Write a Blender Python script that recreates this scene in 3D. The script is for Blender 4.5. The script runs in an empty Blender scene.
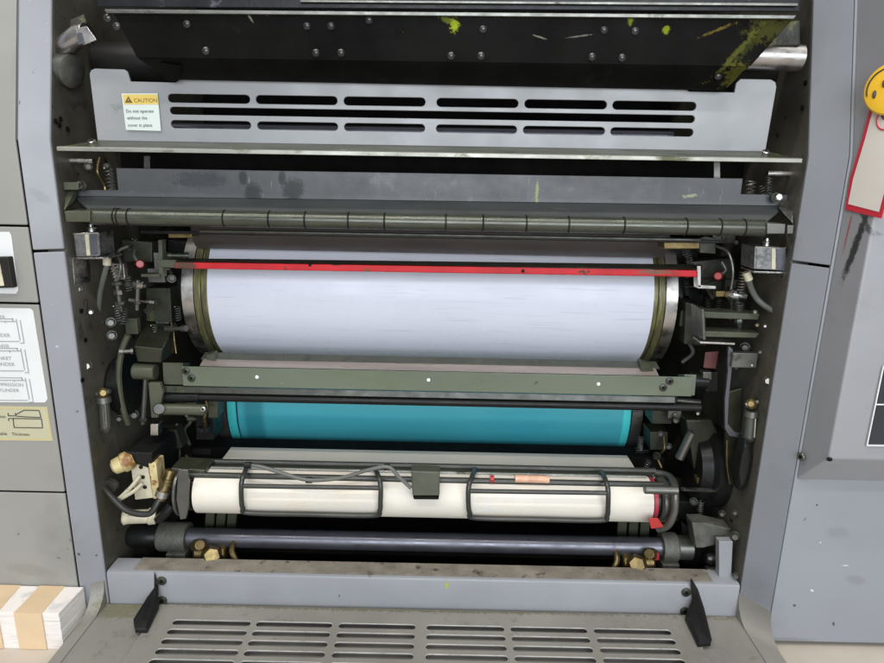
import bpy, bmesh, math, random
from mathutils import Vector, Matrix
random.seed(7)
S = bpy.context.scene
COL = S.collection
R = math.radians

# ------------------------------------------------------------------ camera
F_PX, TH, PHI = 643.0, R(14.5), R(1.2)
CAM = Vector((0.015, -0.62, 0.496))
FW = Vector((0, math.cos(TH), -math.sin(TH)))
R0 = Vector((1, 0, 0)); U0 = Vector((0, math.sin(TH), math.cos(TH)))
RT = math.cos(PHI)*R0 + math.sin(PHI)*U0
UP = -math.sin(PHI)*R0 + math.cos(PHI)*U0
def ray(px, py):
    return FW*F_PX + RT*(px-442.0) - UP*(py-331.5)
def P(px, py, y):                      # measured photo point -> world, at depth plane y
    d = ray(px, py); return CAM + d*((y-CAM.y)/d.y)
def PX(px, py, x):
    d = ray(px, py); return CAM + d*((x-CAM.x)/d.x)
def PZ(px, py, z):
    d = ray(px, py); return CAM + d*((z-CAM.z)/d.z)
def PP(px, py, p0, n):
    d = ray(px, py); return CAM + d*((p0-CAM).dot(n)/d.dot(n))
def Z(py, y, px=430): return P(px, py, y).z

cd = bpy.data.cameras.new('camera'); cam = bpy.data.objects.new('camera', cd); COL.objects.link(cam)
m = Matrix((RT, UP, -FW)).transposed().to_4x4(); m.translation = CAM
cam.matrix_world = m
cd.sensor_width = 36; cd.lens = 36*F_PX/884; cd.clip_start = 0.01; cd.clip_end = 50
S.camera = cam

# ------------------------------------------------------------------ materials
def mat(name, col, rough=.5, metal=0., var=.12, scale=14, spec=.5, bump=0., bscale=300, dirt=None, streak=None,
        blobs=(), coat=0., emis=None, stretch=(1, 1, 1), rvar=.12):
    """dirt: list of (colour, noise scale, threshold, softness); blobs: (centre, half sizes, rot euler, colour, raggedness, strength)"""
    mt = bpy.data.materials.new(name); mt.use_nodes = True
    nt = mt.node_tree; N = nt.nodes; L = nt.links
    b = N['Principled BSDF']
    b.inputs['Roughness'].default_value = rough; b.inputs['Metallic'].default_value = metal
    b.inputs['Specular IOR Level'].default_value = spec
    if coat: b.inputs['Coat Weight'].default_value = coat; b.inputs['Coat Roughness'].default_value = .15
    tc = N.new('ShaderNodeTexCoord')
    mp = N.new('ShaderNodeMapping'); mp.inputs['Scale'].default_value = stretch
    L.new(tc.outputs['Object'], mp.inputs['Vector'])
    def noise(sc, det=4, vec=None, rg=.55):
        n = N.new('ShaderNodeTexNoise'); n.inputs['Scale'].default_value = sc; n.inputs['Detail'].default_value = det
        n.inputs['Roughness'].default_value = rg
        L.new(vec or mp.outputs['Vector'], n.inputs['Vector']); return n.outputs['Fac']
    def rng(v, a, b_, c=0., d=1.):
        r = N.new('ShaderNodeMapRange'); L.new(v, r.inputs[0])
        for i, q in enumerate((a, b_, c, d)): r.inputs[i+1].default_value = q
        return r.outputs[0]
    def mix(f, a, bcol):
        x = N.new('ShaderNodeMix'); x.data_type = 'RGBA'
        if isinstance(f, float): x.inputs[0].default_value = f
        else: L.new(f, x.inputs[0])
        for sock, q in ((x.inputs[6], a), (x.inputs[7], bcol)):
            if isinstance(q, tuple): sock.default_value = (*q[:3], 1)
            else: L.new(q, sock)
        return x.outputs[2]
    lo = tuple(c*(1-var) for c in col); hi = tuple(min(1, c*(1+var)) for c in col)
    c = mix(rng(noise(scale), .3, .7), lo, hi)
    if streak:   # (scale, stretch, colour, thr, soft)
        sc, st, scol, thr, soft = streak
        m2 = N.new('ShaderNodeMapping'); m2.inputs['Scale'].default_value = st
        L.new(tc.outputs['Object'], m2.inputs['Vector'])
        c = mix(rng(noise(sc, 3, m2.outputs['Vector']), thr, thr+soft), c, scol)
    for dcol, dsc, thr, soft in (dirt or ()):
        c = mix(rng(noise(dsc, 6, rg=.65), thr, thr+soft), c, dcol)
    if blobs:
        nz = noise(210, 8, tc.outputs['Object'], .82)
    for cen, hs, rot, bcol, rag, stg in blobs:
        m3 = N.new('ShaderNodeMapping'); m3.vector_type = 'TEXTURE'
        m3.inputs['Location'].default_value = cen; m3.inputs['Rotation'].default_value = rot; m3.inputs['Scale'].default_value = hs
        L.new(tc.outputs['Object'], m3.inputs['Vector'])
        ln = N.new('ShaderNodeVectorMath'); ln.operation = 'LENGTH'; L.new(m3.outputs['Vector'], ln.inputs[0])
        ad = N.new('ShaderNodeMath'); ad.operation = 'MULTIPLY_ADD'
        L.new(rng(nz, .3, .7, -1, 1), ad.inputs[0]); ad.inputs[1].default_value = rag; L.new(ln.outputs['Value'], ad.inputs[2])
        c = mix(rng(ad.outputs[0], .62, 1.04, stg, 0.), c, bcol)
    L.new(c, b.inputs['Base Color'])
    L.new(rng(noise(scale*3), .3, .7, max(.03, rough-rvar), min(1, rough+rvar)), b.inputs['Roughness'])
    if bump:
        bn = N.new('ShaderNodeBump'); bn.inputs['Strength'].default_value = bump; bn.inputs['Distance'].default_value = .001
        L.new(noise(bscale, 3), bn.inputs['Height']); L.new(bn.outputs['Normal'], b.inputs['Normal'])
    return mt

GRN = (.30, .36, .02)
BLK = (.012, .012, .012)
M = {}
fleck = [((.08, .08, .08), 85, .70, .02), ((.46, .46, .44), 170, .72, .012), ((.21, .21, .20), 7, .56, .2)]

def mark(px, py, y, hw, hh, col, rot=0., stg=.9): return (tuple(P(px, py, y)), (hw, .012, hh), (0, R(rot), 0), col, .35, stg)
DK, LT = (.03, .03, .035), (.62, .64, .66)
cool_marks = [mark(817, 505, -.03, .0012, .0014, DK), mark(820.5, 542.5, -.03, .0013, .0012, LT), mark(812, 590.5, -.03, .0022, .0012, LT, 35), mark(794.5, 605.5, -.03, .002, .0016, DK, 20),
    mark(833.5, 624, -.03, .0012, .003, DK, -20), mark(845, 565.5, -.03, .004, .0006, LT), mark(805, 519, -.03, .001, .003, (.10, .11, .12), 25), mark(855, 580, -.03, .012, .006, (.19, .20, .22), 10, .6), mark(838, 533, -.03, .014, .007, (.20, .21, .235), 0, .6),
    mark(790, 640, -.03, .03, .004, (.15, .15, .15), 0, .5)]
paint_marks = [mark(95, 516, -.006, .001, .001, LT), mark(80, 553, -.008, .0013, .0024, DK, -20), mark(96, 556, -.004, .0012, .0012, DK), mark(22, 103, .0, .0007, .0024, DK, 8), mark(58, 346, -.006, .0016, .0014, (.45, .45, .45)), mark(75, 300, -.004, .010, .02, (.21, .21, .225), 0, .5), mark(40, 196, -.006, .012, .005, (.20, .205, .22), 40, .6)]
warm_marks = [mark(18.5, 534, -.012, .0012, .0011, DK), mark(59, 558, -.012, .003, .0010, (.12, .11, .10), 10), mark(68, 549, -.012, .0013, .001, (.1, .1, .1)), mark(70, 540, -.012, .001, .0018, (.1, .1, .1)), mark(30, 570, -.012, .03, .008, (.22, .205, .175), 8, .5), mark(12, 60, .0, .004, .03, (.23, .22, .2), 5, .5)]
M['paint'] = mat('grey_paint', (.25, .256, .275), .42, var=.05, scale=5, bump=.08, bscale=900, dirt=fleck, blobs=paint_marks)
M['paint_cool_lit'] = mat('cool_lit_grey_paint', (.245, .257, .278), .42, var=.06, scale=5, bump=.08, bscale=900,  # same grey paint with the cool light tint put into its colour
    dirt=[((.09, .09, .10), 70, .745, .02), ((.50, .52, .55), 150, .765, .012), ((.21, .215, .225), 9, .58, .15)], blobs=cool_marks)
M['paint_warm_lit'] = mat('warm_lit_grey_paint', (.268, .262, .24), .45, var=.05, scale=6, bump=.08, bscale=900, dirt=fleck, blobs=warm_marks)  # grey paint with this side's warm light mixed into the base colour
M['plate_paint'] = mat('louver_grey_paint', (.29, .295, .30), .38, var=.10, scale=9, bump=.05, bscale=600,
    dirt=[((.16, .17, .13), 25, .66, .12), ((.25, .28, .05), 60, .745, .03)])
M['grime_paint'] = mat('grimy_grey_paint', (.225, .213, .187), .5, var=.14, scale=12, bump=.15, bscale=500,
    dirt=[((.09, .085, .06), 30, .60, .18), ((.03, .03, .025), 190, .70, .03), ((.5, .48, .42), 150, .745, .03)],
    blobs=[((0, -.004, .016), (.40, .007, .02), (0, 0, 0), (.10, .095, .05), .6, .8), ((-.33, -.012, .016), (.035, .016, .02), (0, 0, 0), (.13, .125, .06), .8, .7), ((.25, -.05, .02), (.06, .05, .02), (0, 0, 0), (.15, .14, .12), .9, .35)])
M['dust'] = mat('dust_on_metal', (.20, .175, .14), .85, var=.3, scale=40, bump=.6, bscale=400,
    dirt=[((.04, .035, .03), 60, .58, .1), ((.35, .3, .24), 200, .66, .05)])
M['wall'] = mat('oily_iron', (.085, .079, .063), .42, var=.4, scale=12, bump=.12, bscale=400,
    dirt=[((.075, .07, .038), 16, .54, .2), ((.03, .028, .02), 30, .58, .12), ((.012, .012, .01), 70, .64, .05), ((.34, .33, .29), 170, .73, .02)])
M['black'] = mat('black_oiled_steel', (.010, .010, .0095), .36, var=.4, scale=20, spec=.22, bump=.08, bscale=350,
    dirt=[((.07, .07, .07), 150, .72, .03), ((.05, .06, .015), 22, .66, .1)])
M['void'] = mat('dark_recess', (.006, .0055, .005), .8, spec=.1, var=.4)
M['rubber'] = mat('black_rubber', (.014, .013, .012), .5, spec=.3, var=.2)
M['olive'] = mat('olive_oiled_metal', (.062, .066, .042), .38, var=.25, scale=25, bump=.1,
    dirt=[((.03, .03, .015), 35, .60, .12), ((.26, .26, .2), 120, .70, .04)])
M['olive_dark'] = mat('dark_olive_metal', (.026, .028, .017), .36, var=.3, scale=25, bump=.1,
    dirt=[((.09, .10, .03), 30, .62, .12), ((.2, .2, .17), 150, .72, .03)])
M['gunmetal'] = mat('gunmetal', (.15, .15, .135), .36, metal=.75, var=.2, scale=30,
    dirt=[((.05, .05, .03), 40, .62, .1)])
M['steel'] = mat('worn_steel', (.50, .475, .45), .34, metal=1., var=.14, scale=30, dirt=[((.2, .19, .13), 45, .62, .12)])
M['chrome'] = mat('bright_zinc', (.55, .545, .52), .24, metal=1., var=.12, scale=60, dirt=[((.25, .24, .12), 60, .66, .1)])
M['shaft'] = mat('ground_steel_shaft', (.13, .13, .15), .36, metal=.7, var=.12, scale=18, dirt=[((.05, .045, .05), 30, .64, .1)])
M['brass'] = mat('oily_brass', (.19, .14, .06), .40, metal=.85, var=.3, scale=60, dirt=[((.06, .05, .02), 80, .6, .1)])
M['yellowed'] = mat('yellowed_plastic', (.50, .41, .20), .45, var=.25, scale=60, dirt=[((.22, .10, .025), 70, .53, .1), ((.05, .035, .015), 130, .63, .05)])
M['cream'] = mat('cream_plastic', (.52, .48, .35), .45, var=.2, scale=60, dirt=[((.16, .11, .04), 70, .57, .1), ((.05, .04, .02), 120, .64, .05)])
M['red'] = mat('red_enamel', (.60, .022, .03), .42, spec=.3, var=.16, scale=30, dirt=[((.05, .04, .02), 60, .66, .03), ((.35, .02, .02), 25, .58, .1)], blobs=[(tuple(P(185, 265, .058)), (.014, .02, .008), (0, 0, 0), (.07, .06, .04), .7, .9), (tuple(P(335, 264, .058)), (.007, .02, .002), (0, 0, 0), (.03, .03, .02), .5, .9), (tuple(P(367, 270, .058)), (.004, .02, .002), (0, 0, 0), (.2, .08, .02), .6, .9), (tuple(P(655, 272, .058)), (.02, .02, .003), (0, 0, 0), (.14, .12, .07), .9, .8)])
M['redplastic'] = mat('red_plastic', (.36, .022, .02), .42, dirt=[((.08, .02, .01), 90, .62, .08)])
M['plate'] = mat('aluminium_printing_plate', (.68, .70, .785), .33, var=.03, scale=6, spec=.35,
    streak=(60, (.25, 1.2, 8), (.46, .48, .58), .60, .25))
M['paper'] = mat('white_roller_cover', (.67, .63, .55), .55, var=.08, scale=9, bump=.25, bscale=500, stretch=(.6, 1, 1), dirt=[((.68, .55, .40), 11, .48, .2), ((.58, .62, .70), 8, .55, .15), ((.35, .30, .24), 110, .73, .03)])
M['teal'] = mat('teal_rubber_blanket', (.055, .36, .43), .33, var=.08, scale=4, spec=.5, stretch=(.3, 1, 3), dirt=[((.30, .50, .50), 90, .74, .02)], blobs=[((-.231, .2586, .179), (.016, .3, .3), (0, 0, 0), (.02, .19, .24), .05, .75), ((.12, .17, .17), (.05, .05, .05), (0, 0, 0), (.04, .33, .41), .6, .5)])
M['teal_edge'] = mat('teal_blanket_edge', (.06, .56, .57), .4, var=.12)
M['sheet'] = mat('beige_board', (.74, .67, .57), .5, var=.08, scale=8)
M['glass'] = mat('sight_glass', (.05, .055, .045), .1, var=.1, coat=.8)
M['hose'] = mat('grey_hose', (.11, .115, .10), .5)
M['hose_black'] = mat('black_hose', (.02, .019, .018), .35)
M['label_white'] = mat('white_sticker', (.66, .67, .66), .42, var=.04)
M['label_mint'] = mat('pale_sticker', (.62, .68, .63), .42, var=.05)
M['label_yellow'] = mat('yellow_sticker', (.68, .50, .12), .42, var=.05)
M['label_olive'] = mat('pale_khaki_sticker', (.46, .44, .30), .4, var=.05)
M['ink'] = mat('print_black', (.035, .035, .035), .6)
M['ink_brown'] = mat('print_brown', (.16, .09, .02), .6)
M['ink_grey'] = mat('print_grey', (.30, .30, .30), .6)
M['floor'] = mat('beige_floor', (.50, .44, .37), .6, var=.08, scale=12, bump=.1, dirt=[((.3, .25, .2), 60, .68, .06)])
M['sheets'] = mat('white_card', (.78, .73, .68), .7, var=.03, streak=(90, (.3, .3, 14), (.55, .53, .52), .56, .1))
M['kraft'] = mat('kraft_paper', (.64, .48, .30), .65, var=.08, scale=22, dirt=[((.34, .2, .1), 45, .66, .06)])
M['yellow'] = mat('yellow_plastic', (.80, .47, .03), .35, var=.06)
M['tagred'] = mat('red_card', (.58, .03, .05), .5, var=.08)
M['tagcream'] = mat('cream_card', (.76, .71, .64), .55, var=.05)
M['screen'] = mat('dark_window', (.025, .027, .035), .3)
M['peach'] = mat('peach_tape', (.62, .36, .24), .5, var=.2, scale=120)

# ------------------------------------------------------------------ mesh builder
class MB:
    def __init__(s): s.b = bmesh.new()
    def _mi(s, faces, mi):
        for f in faces: f.material_index = mi
    def hull(s, pts, mi=0):
        vs = [s.b.verts.new(p) for p in pts]
        r = bmesh.ops.convex_hull(s.b, input=vs)
        fs = [g for g in r['geom'] if isinstance(g, bmesh.types.BMFace)]
        s._mi(fs, mi)
        dead = [v for v in vs if v.is_valid and not v.link_faces]
        for v in dead: s.b.verts.remove(v)
        fs = [f for f in fs if f.is_valid]
        bmesh.ops.dissolve_limit(s.b, angle_limit=R(1.5), verts=list({v for f in fs for v in f.verts}), edges=list({e for f in fs for e in f.edges}))
        return s
    def box(s, a, b, mi=0):
        return s.hull([Vector((x, y, z)) for x in (a[0], b[0]) for y in (a[1], b[1]) for z in (a[2], b[2])], mi)
    def slab(s, pts, t, mi=0):        # polygon pushed back along +y (or a given vector)
        t = Vector(t) if not isinstance(t, (int, float)) else Vector((0, t, 0))
        f = [s.b.verts.new(p) for p in pts]; k = [s.b.verts.new(Vector(p)+t) for p in pts]
        n = len(pts); fs = [s.b.faces.new(f), s.b.faces.new(k[::-1])]
        for i in range(n): fs.append(s.b.faces.new((f[i], k[i], k[(i+1) % n], f[(i+1) % n])))
        s._mi(fs, mi); return s
    def prismx(s, prof, x0, x1, mi=0):
        return s.slab([Vector((x0, y, z)) for y, z in prof], (x1-x0, 0, 0), mi)
    def lathe(s, a, b, prof, seg=32, mi=0):   # prof: (t along a->b 0..1 metric, radius)
        a = Vector(a); b = Vector(b); d = (b-a); ln = d.length; d.normalize()
        u = d.orthogonal().normalized(); v = d.cross(u)
        rings = []
        for t, r in prof:
            c = a + d*(t*ln)
            rings.append([s.b.verts.new(c + (u*math.cos(2*math.pi*i/seg)+v*math.sin(2*math.pi*i/seg))*max(r, 1e-5)) for i in range(seg)])
        fs = []
        for q, w in zip(rings, rings[1:]):
            for i in range(seg): fs.append(s.b.faces.new((q[i], q[(i+1) % seg], w[(i+1) % seg], w[i])))
        fs.append(s.b.faces.new(rings[0][::-1])); fs.append(s.b.faces.new(rings[-1]))
        s._mi(fs, mi); return s
    def cyl(s, a, b, r, seg=24, mi=0, ch=.0):
        if ch:
            L = (Vector(b)-Vector(a)).length; k = min(.45, ch/L)
            return s.lathe(a, b, [(0, r-ch), (k, r), (1-k, r), (1, r-ch)], seg, mi)
        return s.lathe(a, b, [(0, r), (1, r)], seg, mi)
    def tube(s, pts, r, seg=10, mi=0, sub=6):
        pts = [Vector(p) for p in pts]
        if sub > 1 and len(pts) > 2:          # Catmull-Rom
            q = [pts[0]*2-pts[1]] + pts + [pts[-1]*2-pts[-2]]; out = []
            for i in range(1, len(q)-2):
                for k in range(sub):
                    t = k/sub; p0, p1, p2, p3 = q[i-1:i+3]
                    out.append(.5*((2*p1)+(p2-p0)*t+(2*p0-5*p1+4*p2-p3)*t*t+(3*p1-p0-3*p2+p3)*t**3))
            pts = out + [pts[-1]]
        rings = []; u = None
        for i, p in enumerate(pts):
            d = (pts[min(i+1, len(pts)-1)]-pts[max(i-1, 0)]).normalized()
            u = d.orthogonal().normalized() if u is None else (u - d*u.dot(d)).normalized()
            v = d.cross(u)
            rings.append([s.b.verts.new(p+(u*math.cos(2*math.pi*k/seg)+v*math.sin(2*math.pi*k/seg))*r) for k in range(seg)])
        fs = []
        for q, w in zip(rings, rings[1:]):
            for i in range(seg): fs.append(s.b.faces.new((q[i], q[(i+1) % seg], w[(i+1) % seg], w[i])))
        fs.append(s.b.faces.new(rings[0][::-1])); fs.append(s.b.faces.new(rings[-1]))
        s._mi(fs, mi); return s
    def spring(s, a, b, r, turns, wr, mi=0):
        a = Vector(a); b = Vector(b); d = (b-a).normalized(); u = d.orthogonal().normalized(); v = d.cross(u)
        n = turns*10
        return s.tube([a+(b-a)*(i/n)+(u*math.cos(i*.6283)+v*math.sin(i*.6283))*r for i in range(n+1)], wr, 6, mi, 1)
    def ball(s, c, r, mi=0, sc=(1, 1, 1)):
        g = bmesh.ops.create_uvsphere(s.b, u_segments=18, v_segments=12, radius=r, matrix=Matrix.Translation(c) @ Matrix.Diagonal((*sc, 1)))
        s._mi({f for v in g['verts'] for f in v.link_faces}, mi); return s
    def text(s, txt, o, xd, yd, size, mi=0, align='LEFT', lift=.0003):
        cu = bpy.data.curves.new('t', 'FONT'); cu.body = txt; cu.size = size; cu.align_x = align; cu.resolution_u = 3
        ob = bpy.data.objects.new('t', cu); COL.objects.link(ob)
        bpy.context.view_layer.update()
        me = bpy.data.meshes.new_from_object(ob.evaluated_get(bpy.context.evaluated_depsgraph_get()))
        xd = Vector(xd).normalized(); n = xd.cross(Vector(yd)).normalized(); yd = n.cross(xd)
        vs = [s.b.verts.new(Vector(o)+xd*v.co.x+yd*v.co.y+n*lift) for v in me.vertices]
        for p in me.polygons:
            try: f = s.b.faces.new([vs[i] for i in p.vertices]); f.material_index = mi
            except ValueError: pass
        bpy.data.objects.remove(ob); bpy.data.curves.remove(cu); bpy.data.meshes.remove(me); return s
    def done(s, name, mats, parent=None, bevel=0., seg=2, label=None, keep_normals=False):
        if not keep_normals: bmesh.ops.recalc_face_normals(s.b, faces=s.b.faces)
        me = bpy.data.meshes.new(name); s.b.to_mesh(me); s.b.free()
        return finish(name, me, mats, parent, bevel, seg, label)

def finish(name, me, mats, parent=None, bevel=0., seg=2, label=None):
    for k in (mats if isinstance(mats, (list, tuple)) else [mats]): me.materials.append(M[k] if isinstance(k, str) else k)
    for p in me.polygons: p.use_smooth = True
    me.set_sharp_from_angle(angle=R(32))
    o = bpy.data.objects.new(name, me); COL.objects.link(o)
    if parent: o.parent = parent
    if bevel:
        md = o.modifiers.new('bevel', 'BEVEL'); md.width = bevel; md.segments = seg; md.limit_method = 'ANGLE'; md.angle_limit = R(35)
        md.harden_normals = True
    if label: o['label'] = label
    return o

def holed(name, outer, holes, o, xd, yd, t, mats, parent, bev=.0005, label=None):
    cu = bpy.data.curves.new(name, 'CURVE'); cu.dimensions = '2D'; cu.fill_mode = 'BOTH'
    cu.extrude = t/2-bev; cu.bevel_depth = bev; cu.bevel_resolution = 1
    for lp in [outer]+holes:
        sp = cu.splines.new('POLY'); sp.points.add(len(lp)-1); sp.use_cyclic_u = True
        for q, (x, y) in zip(sp.points, lp): q.co = (x, y, 0, 1)
    ob = bpy.data.objects.new('t', cu); COL.objects.link(ob); bpy.context.view_layer.update()
    me = bpy.data.meshes.new_from_object(ob.evaluated_get(bpy.context.evaluated_depsgraph_get()))
    bpy.data.objects.remove(ob); bpy.data.curves.remove(cu)
    xd = Vector(xd); yd = Vector(yd); n = xd.cross(yd)
    mw = Matrix((xd, yd, n)).transposed().to_4x4(); mw.translation = Vector(o) - n*(t/2)
    me.transform(mw); me.name = name
    me.materials.clear()
    return finish(name, me, mats, parent, 0, 2, label)

def slot(xa, xb, yc, h, n=6, ya=None):
    """rounded slot loop"""
    r = h/2; yb = yc if ya is None else ya; pts = []
    for i in range(n+1):
        a = math.pi/2 + math.pi*i/n; pts.append((xa+r+r*math.cos(a), yc+r*math.sin(a)))
    for i in range(n+1):
        a = -math.pi/2 + math.pi*i/n; pts.append((xb-r+r*math.cos(a), yb+r*math.sin(a)))
    return pts

def screw(parent, p, n, r=.004, h=.003, m_='steel', name='screw', hexa=False, socket=True):
    n = Vector(n).normalized(); p = Vector(p); b = MB()
    if hexa:
        b.lathe(p, p+n*h*.3, [(0, r*1.28), (1, r*1.28)], 20, 2)
        b.lathe(p+n*h*.3, p+n*h*1.6, [(0, r), (.8, r), (1, r*.8)], 6)
    else:
        b.lathe(p, p+n*h, [(0, r), (.7, r), (1, r*.8)], 18)
        if socket: b.lathe(p+n*h*.98, p+n*h*1.03, [(0, r*.45), (1, r*.45)], 6, 1)
    return b.done(name, [m_, 'void', 'olive_dark'], parent)

# ------------------------------------------------------------------ root
press = bpy.data.objects.new('printing_press', None); COL.objects.link(press)
press['label'] = 'open grey offset printing press with cylinders, guards and side covers in view'
press['category'] = 'printing press'

XW = .352                                   # inner faces of the side frames
ZB = P(50, 140, 0).z                        # height where the side covers start leaning back
LEAN = .24
def lean(z): return max(0, z-ZB)*LEAN
ZT = .82

# side frames
for sx in (-1, 1):
    b = MB()
    prof = [(.004, .0), (.004, ZB), (.004+lean(ZT), ZT), (.42, ZT), (.42, .0)]
    b.prismx(prof, sx*XW, sx*(XW+.018))
    fr = b.done('side_frame', 'wall', press)
    if sx < 0: frame_l = fr
    else: frame_r = fr
MB().box((-XW, .40, .0), (XW, .415, ZT)).done('back_wall', 'void', press)
MB().box((-XW, .02, .001), (XW, .40, .006)).done('base_plate', 'void', press)
MB().box((-XW, .12, ZT-.006), (XW, .40, ZT)).done('top_plate', 'void', press)

# ------------------------------------------------------------------ covers
def cover(name, a, b_, z0, z1, m_, t=.003, label=None, rt=None):
    """sheet between plan points a and b (x,y), with the backward lean above ZB"""
    zs = [z0] + ([ZB] if z0 < ZB < z1 else []) + [z1]
    bm = MB(); a = Vector((*a, 0)); b2 = Vector((*b_, 0))
    tt = (b2-a).normalized(); nb = Vector((0, t, 0))
    f = []; k = []
    for z in zs:
        for p in (a, b2):
            q = Vector((p.x, p.y+lean(z), z)); f.append(bm.b.verts.new(q)); k.append(bm.b.verts.new(q+nb))
    n = len(zs)
    for i in range(n-1):
        j = 2*i
        bm.b.faces.new((f[j], f[j+1], f[j+3], f[j+2])); bm.b.faces.new((k[j], k[j+2], k[j+3], k[j+1]))
        bm.b.faces.new((f[j], f[j+2], k[j+2], k[j])); bm.b.faces.new((f[j+1], k[j+1], k[j+3], f[j+3]))
    bm.b.faces.new((f[0], k[0], k[1], f[1])); bm.b.faces.new((f[-2], f[-1], k[-1], k[-2]))
    return bm.done(name, m_, press, bevel=.0012, label=label)
XLF, YLF = -.376, -.012        # left fold
XRF, YRF = .372, -.030         # right fold
g = .0009
zl = P(50, 250, 0).z; zr = P(808, 262, 0).z
cover('corner_post', (-XW, 0), (XLF+g, YLF), zl+.0012, ZT, 'paint', label='upper grey corner cover left of the opening')
cover('corner_post', (-XW, 0), (XLF+g, YLF), .0, zl-.0012, 'paint', label='lower grey corner cover left of the opening')
cover('corner_post', (XRF-g, YRF), (XW, 0), zr+.0012, ZT, 'paint_cool_lit', label='upper grey corner cover right of the opening')
cover('corner_post', (XRF-g, YRF), (XW, 0), .0, zr-.0012, 'paint_cool_lit', label='lower grey corner cover right of the opening')
for sx in (-1, 1):             # returns of the posts, down to the side frame
    pass
# dark filler behind the seams
MB().hull([Vector(q) for z in (0.0, ZB) for q in ((-XW-.001, .006, z), (-.62, -.004, z), (-.62, .02, z), (-XW-.001, .02, z))]).done('seam_backing', 'void', press)
MB().hull([Vector(q) for z in (0.0, ZB) for q in ((XW+.019, .0, z), (.62, -.02, z), (.62, .02, z), (XW+.019, .02, z))]).done('seam_backing', 'void', press)
# left cover panels
def lz(py, px=20): return P(px, py, YLF).z
zz = [lz(585), lz(492), lz(303.5), lz(226), ZT]
for z0, z1, m_ in ((0.003, zz[1], 'paint_warm_lit'), (zz[1], zz[2], 'paint_warm_lit'), (zz[2], zz[3], 'paint_warm_lit'), (zz[3], ZT, 'paint_warm_lit')):
    cover('cover_panel', (XLF-g, YLF), (-.62, YLF), z0+.0010, z1-.0010, m_)
# right lower cover panel
cover('cover_panel', (.66, YRF), (XRF, YRF), .006, ZT, 'paint_cool_lit', .004, label='large grey lower panel right of the opening')

# switch plate with rocker
yl = YLF
def lp(px, py, dy=0.): return P(px, py, yl-dy)
b = MB(); b.slab([lp(-40, 232, .001), lp(9, 232, .001), lp(11, 236, .001), lp(18, 290, .001), lp(16, 294, .001), lp(-40, 293, .001)], .0012)
swp = b.done('switch_plate', 'label_white', press, bevel=.0006)
b = MB(); b.slab([lp(-40, 258, .0085), lp(8, 257, .0085), lp(13, 288, .0085), lp(-40, 289, .0085)], .0075)
b.done('switch_bezel', 'rubber', swp, bevel=.001)
b = MB(); b.slab([lp(-30, 263, .0095), lp(-1, 262, .0095), lp(4, 286, .0095), lp(-30, 287, .0095)], .0015)
b.done('rocker_switch', 'cream', swp, bevel=.001)
# white instruction label
b = MB()
b.slab([lp(-60, 307, .0004), lp(30, 308.5, .0004), lp(33, 311, .0004), lp(47.5, 399, .0004), lp(45, 402.5, .0004), lp(-60, 402, .0004)], .0004)
def ln(b, a, c, w=.0004, mi=1, dy=.0008):
    a = lp(*a, dy); c = lp(*c, dy); d = (c-a).normalized(); n = Vector((0, 1, 0)).cross(d)*w
    vs = [b.b.verts.new(q) for q in (a-n, c-n, c+n, a+n)]; f = b.b.faces.new(vs); f.material_index = mi
for k in range(3):
    o = 318 + k*29.5; e = k*4.6
    ln(b, (-60, o), (13+e, o+1)); ln(b, (-60, o+3), (16+e, o+3.5)); ln(b, (16+e, o+1), (20+e, o+22.5)); ln(b, (13+e, o+3.3), (12.5+e, o+.5))
    ln(b, (-60, o+23), (19+e, o+23.5)); ln(b, (20+e, o+2), (24+e, o+25)); ln(b, (20+e, o+25), (24+e, o+25.3)); ln(b, (5+e, o+3), (5.2+e, o+5))
xd = lp(20, 350.4)-lp(0, 350); yd = Vector((0, 0, 1))
b.text('PLATE', lp(-4, 331, .0005), xd, yd, .0052, 1, 'RIGHT'); b.text('CYLINDER', lp(10.5, 337, .0005), xd, yd, .0052, 1, 'RIGHT')
b.text('BLANKET', lp(12, 360, .0005), xd, yd, .0052, 1, 'RIGHT'); b.text('CYLINDER', lp(15, 366, .0005), xd, yd, .0052, 1, 'RIGHT')
b.text('IMPRESSION', lp(24, 386.5, .0005), xd, yd, .0050, 1, 'RIGHT'); b.text('CYLINDER', lp(19.5, 392, .0005), xd, yd, .0050, 1, 'RIGHT')
b.text('BEARER', lp(5.5, 318.5, .0005), xd, yd, .0046, 1, 'RIGHT'); b.text('BEARER', lp(9.5, 347.5, .0005), xd, yd, .0046, 1, 'RIGHT')
b.done('instruction_label', ['label_white', 'ink_grey'], press, keep_normals=True)
# khaki thickness label
b = MB()
b.slab([lp(-60, 405, .0004), lp(47, 407, .0004), lp(53, 441, .0004), lp(-60, 440, .0004)], .0004)
for a, c in (((-60, 406.5), (45.5, 408.5)), ((45.5, 408.5), (51.3, 439.5)), ((51.3, 439.5), (-60, 438.5))): ln(b, a, c, .0003, 2)
for a, c in (((15, 415), (24, 410.2)), ((24, 410.2), (39, 410.5)), ((39, 410.5), (41, 417.5)), ((41, 417.5), (27, 417)), ((27, 417), (16, 416.2)), ((16, 416.2), (15, 413)),
             ((13, 418.5), (41.5, 419)), ((41.5, 419), (42.5, 428)), ((42.5, 428), (14, 427.5)), ((14, 427.5), (13, 418.5)), ((8, 413), (8.2, 416)), ((8.5, 418.6), (8.7, 421)), ((8, 415.8), (15, 415.9)), ((8.5, 418.6), (13, 418.6))):
    ln(b, a, c, .00045)
b.text('mm', lp(6, 418, .0005), xd, yd, .0048, 1, 'RIGHT'); b.text('Usable', lp(7.5, 435, .0005), xd, yd, .0046, 1, 'RIGHT')
b.text('Thickness', lp(12, 435.3, .0005), xd, yd, .0046, 1, 'LEFT')
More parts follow.
